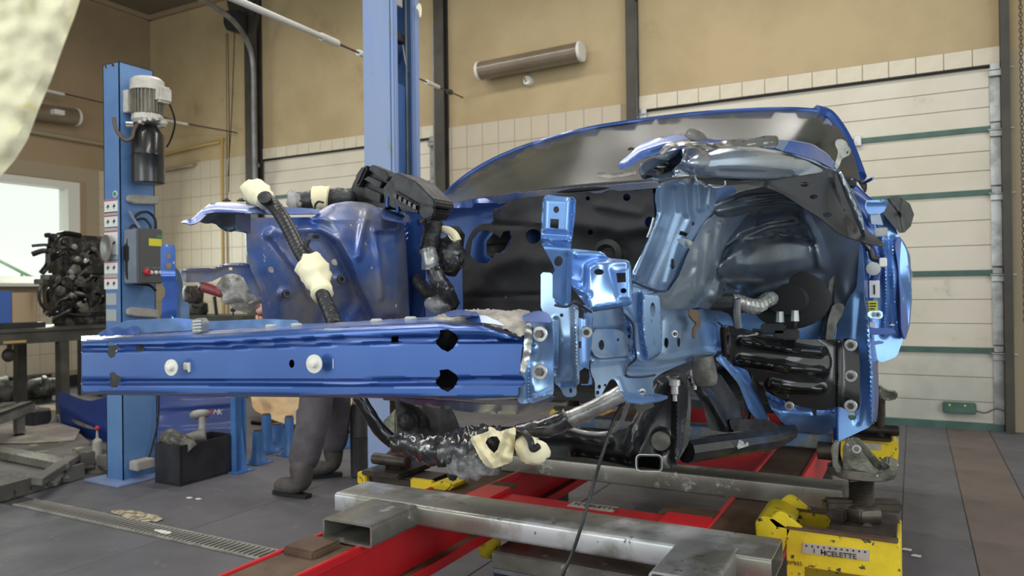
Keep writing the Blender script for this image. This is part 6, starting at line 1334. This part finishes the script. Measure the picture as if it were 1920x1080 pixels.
pipe('coolant_pipe',[(90,592,'X',-7.5),(110,585,'X',-7.48),(135,590,'X',-7.48),(160,592,'X',-7.5)],.02,'gloss_black',en)
for px,py in ((100,443),(84,520),(72,528)): MB().box(-.03,.03,-.03,.03,-.025,.025,c=ex(px,py,-7.5)).build('sensor','dirty_gray' if px<90 else 'black_plastic',en,bev=.006)
# boxes left on the table
a=aX(0,592,-7.6); b=aX(22,592,-7.6); c2=aX(71,592,-7.6)
MB().box(-7.95,-7.6,a.y-.25,b.y,TZ_+.05,TZ_+.36).build('tool_box','box_blue',label='blue box with rusty marks at the left end of the workbench',cat='box',bev=.004)
MB().box(-7.9,-7.6,b.y+.005,c2.y,TZ_+.05,TZ_+.34).build('cardboard_box','card',label='plain brown cardboard box between the blue box and the engine',cat='box',bev=.004)
MB().box(-7.98,-7.5,a.y-.3,c2.y+.02,TZ_,TZ_+.05).build('tray','black_plastic',label='flat black tray under the two boxes on the workbench',cat='tray',bev=.004)
# gearbox on the floor under the window
gb=thing('gearbox','dirty aluminium gearbox lying on the floor under the workbench','gearbox',aZ(50,738,0))
g0=aZ(8,760,0); g1_=aZ(86,752,0); mid=Vector((0,0,.16))
MB().lathe(g0+mid,g1_-g0,[(-.15,.15),(0,.17),(.02,.17),(.03,.13),(.18,.12),(.35,.125),(.36,.14),(.40,.14),(.42,.11),(.52,.10)],18).build('housing','alu_dirty',gb,sharp=30)
for i in range(7): 
    q=g0+(g1_-g0)*(.15+.11*i); MB().box(-.012,.012,-.15,.15,0,.31,c=q).build('rib','alu_dirty',gb,flat=True)
# low grey pallet and battery
pt=thing('low_trolley','low grey slatted trolley on the floor at the left edge','trolley',aZ(20,800,0))
pz=.33
cs=[aZ(-60,748,pz),aZ(68,742,pz),aZ(66,752,pz),aZ(-60,800,pz)]
A_=aZ(-50,795,pz);B_=aZ(66,752,pz);n_=Vector((-(B_-A_).y,(B_-A_).x,0)).normalized()
for k in range(5): MB().prism([A_+n_*(.0+.14*k),B_+n_*(.14*k),B_+n_*(.14*k+.10),A_+n_*(.14*k+.10)],(0,0,-.02)).build('slat','dirty_gray',pt,flat=True)
MB().prism([A_,B_,B_+n_*.02,A_+n_*.02],(0,0,-.08)).build('side_rail','dirty_gray',pt,flat=True)
for f_ in (.15,.85): 
    q=A_.lerp(B_,f_)+n_*.06; MB().box(-.03,.03,-.03,.03,-pz+.1,-.02,c=q).build('leg','dirty_gray',pt,flat=True); MB().cyl(q+Vector((-.02,0,-pz+.05)),q+Vector((.02,0,-pz+.05)),.05,n=16).build('castor','black_rubber',pt)
bt=thing('car_battery','black car battery with grey top standing near the grey platform','battery',aZ(60,812,0))
q=aZ(62,812,0); 
MB().box(-.11,.11,-.06,.10,0,.19,c=q,R=None).build('case','crate_black',bt,bev=.006)
MB().box(-.105,.105,-.055,.095,.19,.215,c=q).build('lid','dirty_gray',bt,bev=.006)
for dx in(-.07,.07): MB().cyl(q+Vector((dx,.0,.215)),q+Vector((dx,0,.235)),.012,n=10).build('terminal','zinc',bt)
ob=MB().box(-.25,.35,-.1,.1,0,.06,c=aZ(100,775,0)).build('wood_block','card',label='short brown plank on the floor left of the blue bumper cover',cat='plank',bev=.004)
rg=lump('rag',[tuple(aZ(88,795,.06)),tuple(aZ(98,792,.08)),tuple(aZ(106,790,.06))],lambda t:.06,'dirty_gray',None,31,jit=.3,label='dirty grey rag between the battery and the bumper cover',cat='rag')
# grey low lifting platform in the lower left corner
pf=thing('lift_platform','low dusty grey lifting platform on the floor at the lower left','platform',aZ(60,900,0))
MB().prism([aZ(x,y,.07) for x,y in((-60,815),(150,812),(170,830),(150,868),(60,895),(-60,925))],(0,0,-.04)).build('deck','dirty_gray',pf,bev=.004)
MB().prism([aZ(x,y,.075) for x,y in((-40,800),(100,790),(150,806),(140,826),(40,832),(-40,830))],(0,0,.004)).build('concrete_skim','floor_dust',pf,flat=True)
MB().prism([aZ(x,y,.13) for x,y in((-50,826),(128,858),(124,872),(-50,838))],(0,0,-.05)).build('silver_bar','bench_steel',pf,bev=.004,label='bright silver bar across the platform')
MB().prism([aZ(x,y,.14) for x,y in((148,838),(166,842),(80,898),(58,896))],(0,0,-.04)).build('diagonal_bar','dirty_gray',pf,bev=.004)
MB().prism([aZ(x,y,.15) for x,y in((135,840),(198,832),(200,842),(150,850))],(0,0,-.09)).build('link_arm','dirty_gray',pf,bev=.005)
a=aZ(-60,925,.10); b=aZ(152,868,.10)
mb=MB(); d=(b-a); nn=Vector((d.y,-d.x,0)).normalized()*.03
poly=[]; K=14
top=[a,b]; bot=[]
for i in range(K+1):
    t=1-i/K; q=a.lerp(b,t); 
    if i%2 and i>1: bot+=[q+Vector((0,0,-.085)),q+Vector((0,0,-.055)),a.lerp(b,t-.35/K)+Vector((0,0,-.05)),a.lerp(b,t-.5/K)+Vector((0,0,-.085))]
    else: bot.append(q+Vector((0,0,-.095)))
mb.prism([a,b]+bot,nn).build('notched_rail','dirty_gray',pf,flat=True)
lp_=thing('hydraulic_valve','grey hydraulic valve with red ball lever left of the short post','valve',aZ(182,890,0))
q=aZ(183,885,0); yv=q.y
MB().lathe((q.x,q.y,0),(0,0,1),[(0,.06),(.012,.06),(.02,.02),(.07,.02)],16).build('foot','dirty_gray',lp_)
z0=aY(183,862,yv).z; z1=aY(183,824,yv).z
MB().lathe((q.x,q.y,0),(0,0,1),[(z0,.026),(z0+.01,.030),(z1-.01,.030),(z1,.022),(z1+.01,.01),(aY(183,806,yv).z,.005)],18).build('valve_body','pad_gray',lp_)
MB().ball((q.x,q.y,aY(183,803,yv).z),.017,14).build('red_ball','red_btn',lp_,label='red ball knob')
MB().box(q.x-.06,q.x+.28,q.y-.02,q.y+.04,.05,.12).build('arm','dirty_gray',lp_,bev=.004)
# second table with tools seen through the gap
t2=thing('side_table','small dark table by the back wall seen through the front corner gap','table',(-7.3,6.3,0))
a=aY(300,594,6.1); b=aY(456,592,6.1); tz=b.z
MB().box(a.x,b.x,6.1,6.7,tz-.12,tz).build('table_top','table_dark',t2,bev=.004)
for x in (a.x+.05,b.x-.05):
    for y in (6.14,6.66): MB().box(x-.03,x+.03,y-.03,y+.03,0,tz-.12).build('leg','table_dark',t2,flat=True)
MB().lathe((aY(437,585,6.2).x,6.2,tz),(0,0,1),[(0,.01),(.04,.01),(.045,.03),(.07,.032),(.09,.015)],14).build('knob','ink',t2)
gr=thing('turbo_unit','greasy black and brown engine unit standing on the small back table','car part',aY(370,590,6.3))
q=aY(362,590,6.3); q.z=tz
MB().lathe(q,(0,0,1),[(0,.16),(.04,.18),(.14,.17),(.16,.12),(.3,.13),(.36,.10)],18).build('body','engine_dark',gr,sharp=40)
MB().box(0,.30,-.02,.02,.10,.13,c=q+Vector((.02,-.1,0))).build('spout','ink',gr,bev=.004)
MB().cyl(q+Vector((-.16,-.02,.26)),q+Vector((.10,-.02,.28)),.085,n=16).build('filter','rust_brown',gr,bev=.01)
rt=thing('power_tool','red tool body with black end leaning over the greasy unit','tool',aY(400,560,6.2))
MB().cyl(P((382,538,'Y',6.2)),P((422,552,'Y',6.2)),.065,.055,16).build('body','red_tool',rt,bev=.01)
MB().cyl(P((420,551,'Y',6.2)),P((456,566,'Y',6.2)),.050,.030,12).build('end','black_plastic',rt,bev=.006)
MB().cyl(P((374,530,'Y',6.2)),P((382,538,'Y',6.2)),.03,.07,12).build('neck','black_plastic',rt)
MB().cyl(P((402,556,'Y',6.22)),(P((402,556,'Y',6.22)).x,6.25,tz),.02,n=8).build('prop','steel_dark',rt)
# ------------------------------------------------------------------ person
def skin(name,verts,edges,m,parent,sub=2,root=0):
    """verts: (vector, rx, ry)"""
    me=bpy.data.meshes.new(name); bm=bmesh.new(); ly=bm.verts.layers.skin.verify(); vs=[]
    og=ORG[parent] if parent is not None else Vector()
    for i,(p,rx,ry) in enumerate(verts):
        v=bm.verts.new(Vector(p)-og); v[ly].radius=(rx,ry); v[ly].use_root=(i==root); vs.append(v)
    for a,b in edges: bm.edges.new((vs[a],vs[b]))
    bm.to_mesh(me); bm.free(); me.materials.append(MATS[m])
    o=bpy.data.objects.new(name,me); COL.objects.link(o); ORG[o]=og
    if parent is not None: o.parent=parent
    md=o.modifiers.new('skin','SKIN'); md.use_smooth_shade=True
    s_=o.modifiers.new('sub','SUBSURF'); s_.levels=sub; s_.render_levels=sub
    # bake the skin so the mesh itself carries the surface
    dg=bpy.context.evaluated_depsgraph_get(); dg.update()
    nm=bpy.data.meshes.new_from_object(o.evaluated_get(dg)); nm.materials.clear(); nm.materials.append(MATS[m]); o.modifiers.clear(); o.data=nm; nm.shade_smooth()
    return o
def chain(ps): return [(i,i+1) for i in range(len(ps)-1)]
pe=thing('person','person in grey work trousers and boots bending over and walking left behind the beam','person',aZ(600,905,0))
hipc=P((612,655,'D',4.55)); hipc.z=.90
ax=(aZ(640,892,0)-aZ(578,897,0)); fdir=-ax.normalized(); sd=Vector((0,0,1)).cross(fdir).normalized()
def foot(t,h): return t,h
Fh=aZ(602,938,0); Ft=aZ(508,924,0)  # front foot
Rh=aZ(642,892,0); Rt=aZ(578,897,0)
d1=(Ft-Fh).normalized(); Fh=Ft-d1*.30
d2=(Rt-Rh).normalized(); Rt=Rh+d2*.28
A1=Fh+d1*.07+Vector((0,0,.10)); A2=Rh+d2*.06+Vector((0,0,.10))
ppos=hipc
H1=hipc+sd*.0+(A1-A2).normalized()*.07; H1.z=.86; H2=hipc-(A1-A2).normalized()*.07; H2.z=.86
K1=P((590,790,'D',((A1-C0).dot(FW)+.12))); K1.z=.47; K2=P((632,790,'D',(A2-C0).dot(FW)-.05)); K2.z=.47
sh=P((532,508,'D',4.5)); neck=P((522,488,'D',4.5)); hd=P((505,468,'D',4.48))
S1=sh+Vector((.0,-.17,.0)); S2=sh+Vector((0,.17,0))
E1=P((484,548,'D',4.3)); Hn=P((490,590,'D',4.25))
E2=P((520,600,'D',4.7)); Hn2=P((510,650,'D',4.65))
chest=hipc.lerp(sh,.62); waist=hipc.lerp(sh,.25)
body=[(hipc,.13,.11),(waist,.13,.11),(chest,.16,.12),(sh,.10,.09),(neck,.055,.055),(hd,.075,.09),
 (S1,.06,.06),(E1,.042,.042),(Hn,.026,.026),(S2,.06,.06),(E2,.042,.042),(Hn2,.026,.026),
 (H1,.09,.09),(K1,.06,.06),(A1,.024,.024),(Fh+d1*.17+Vector((0,0,.05)),.012,.012),(H2,.09,.09),(K2,.06,.06),(A2,.024,.024),(Rh+d2*.17+Vector((0,0,.05)),.012,.012),(hd+Vector((-.05,-.02,.05)),.08,.08)]
skin('body',body,[(0,1),(1,2),(2,3),(3,4),(4,5),(3,6),(6,7),(7,8),(3,9),(9,10),(10,11),(0,12),(12,13),(13,14),(14,15),(0,16),(16,17),(17,18),(18,19),(5,20)],'skin',pe)
for hn,el in ((Hn,E1),(Hn2,E2)):
    d=(hn-el).normalized(); x,y,_=basis(d)
    for i in range(4):
        o_=x*(.024*(i-1.5)); L_=(.065,.075,.07,.055)[i]
        skin('finger',[(hn+d*.01+o_,.010,.010),(hn+d*(.02+L_*.5)+o_,.009,.009),(hn+d*(.02+L_)+o_+y*.02,.007,.007)],[(0,1),(1,2)],'skin',pe,1)
    skin('thumb',[(hn-d*.02+x*.02,.011,.011),(hn+d*.02+x*.055,.010,.010),(hn+d*.05+x*.06,.008,.008)],[(0,1),(1,2)],'skin',pe,1)
skin('trousers',[(waist,.145,.125),(hipc,.15,.13),(H1,.115,.11),(K1,.105,.10),(K1.lerp(A1,.5),.10,.098),(A1+Vector((0,0,.04)),.10,.096),(H2,.115,.11),(K2,.10,.10),(K2.lerp(A2,.5),.096,.094),(A2+Vector((0,0,.05)),.094,.09)],
 [(0,1),(1,2),(2,3),(3,4),(4,5),(1,6),(6,7),(7,8),(8,9)],'trousers',pe)
skin('jacket',[(hipc+Vector((0,0,.05)),.15,.13),(waist,.155,.135),(chest,.18,.14),(sh,.13,.11),(S1,.075,.075),(E1,.058,.058),(E1.lerp(Hn,.75),.048,.048),(S2,.075,.075),(E2,.058,.058),(E2.lerp(Hn2,.75),.046,.046)],
 [(0,1),(1,2),(2,3),(3,4),(4,5),(5,6),(3,7),(7,8),(8,9)],'jacket',pe)
for h_,d_ in ((Fh,d1),(Rh,d2)):
    skin('boot',[(h_+d_*.05+Vector((0,0,.24)),.075,.075),(h_+d_*.06+Vector((0,0,.14)),.074,.072),(h_+d_*.05+Vector((0,0,.062)),.07,.058),(h_+d_*.16+Vector((0,0,.062)),.066,.056),(h_+d_*.26+Vector((0,0,.052)),.058,.046)],[(0,1),(1,2),(2,3),(3,4)],'boot',pe)
    b=MB(); x=Vector((-d_.y,d_.x,0)); pts=[h_+d_*a+x*b_ for a,b_ in ((.0,-.028),(.1,-.032),(.2,-.036),(.265,-.026),(.285,0),(.265,.026),(.2,.036),(.1,.032),(.0,.028))]
    b.prism([p+Vector((0,0,.002)) for p in pts],(0,0,.022)).build('sole','black_rubber',pe,bev=.004)
lump('hair',[tuple(hd+Vector((.03,0,.03))),tuple(hd+Vector((-.02,0,.07))),tuple(hd+Vector((-.08,-.01,.06)))],bul(.06,.085,.5),'hair',pe,3,jit=.05)
# ------------------------------------------------------------------ paint-speckled piece close to the lens
fg=sheet('painted_beam',[(-90,-80),(160,-80),(150,0),(140,30),(118,88),(96,150),(72,206),(52,262),(28,300),(0,332),(-90,420)],[(-90,-80,'D',.62),(160,-60,'D',.60),(50,262,'D',.66),(-90,400,'D',.70)],'foreground',None,step=12,rd=1,t=.05,noise=.006,ns=30,
 rel=[('g',[(-90,420),(0,332),(52,262),(118,88),(160,-80)],16,-.012)],label='cream paint-flecked beam leaning close to the lens at the upper left corner',cat='beam')
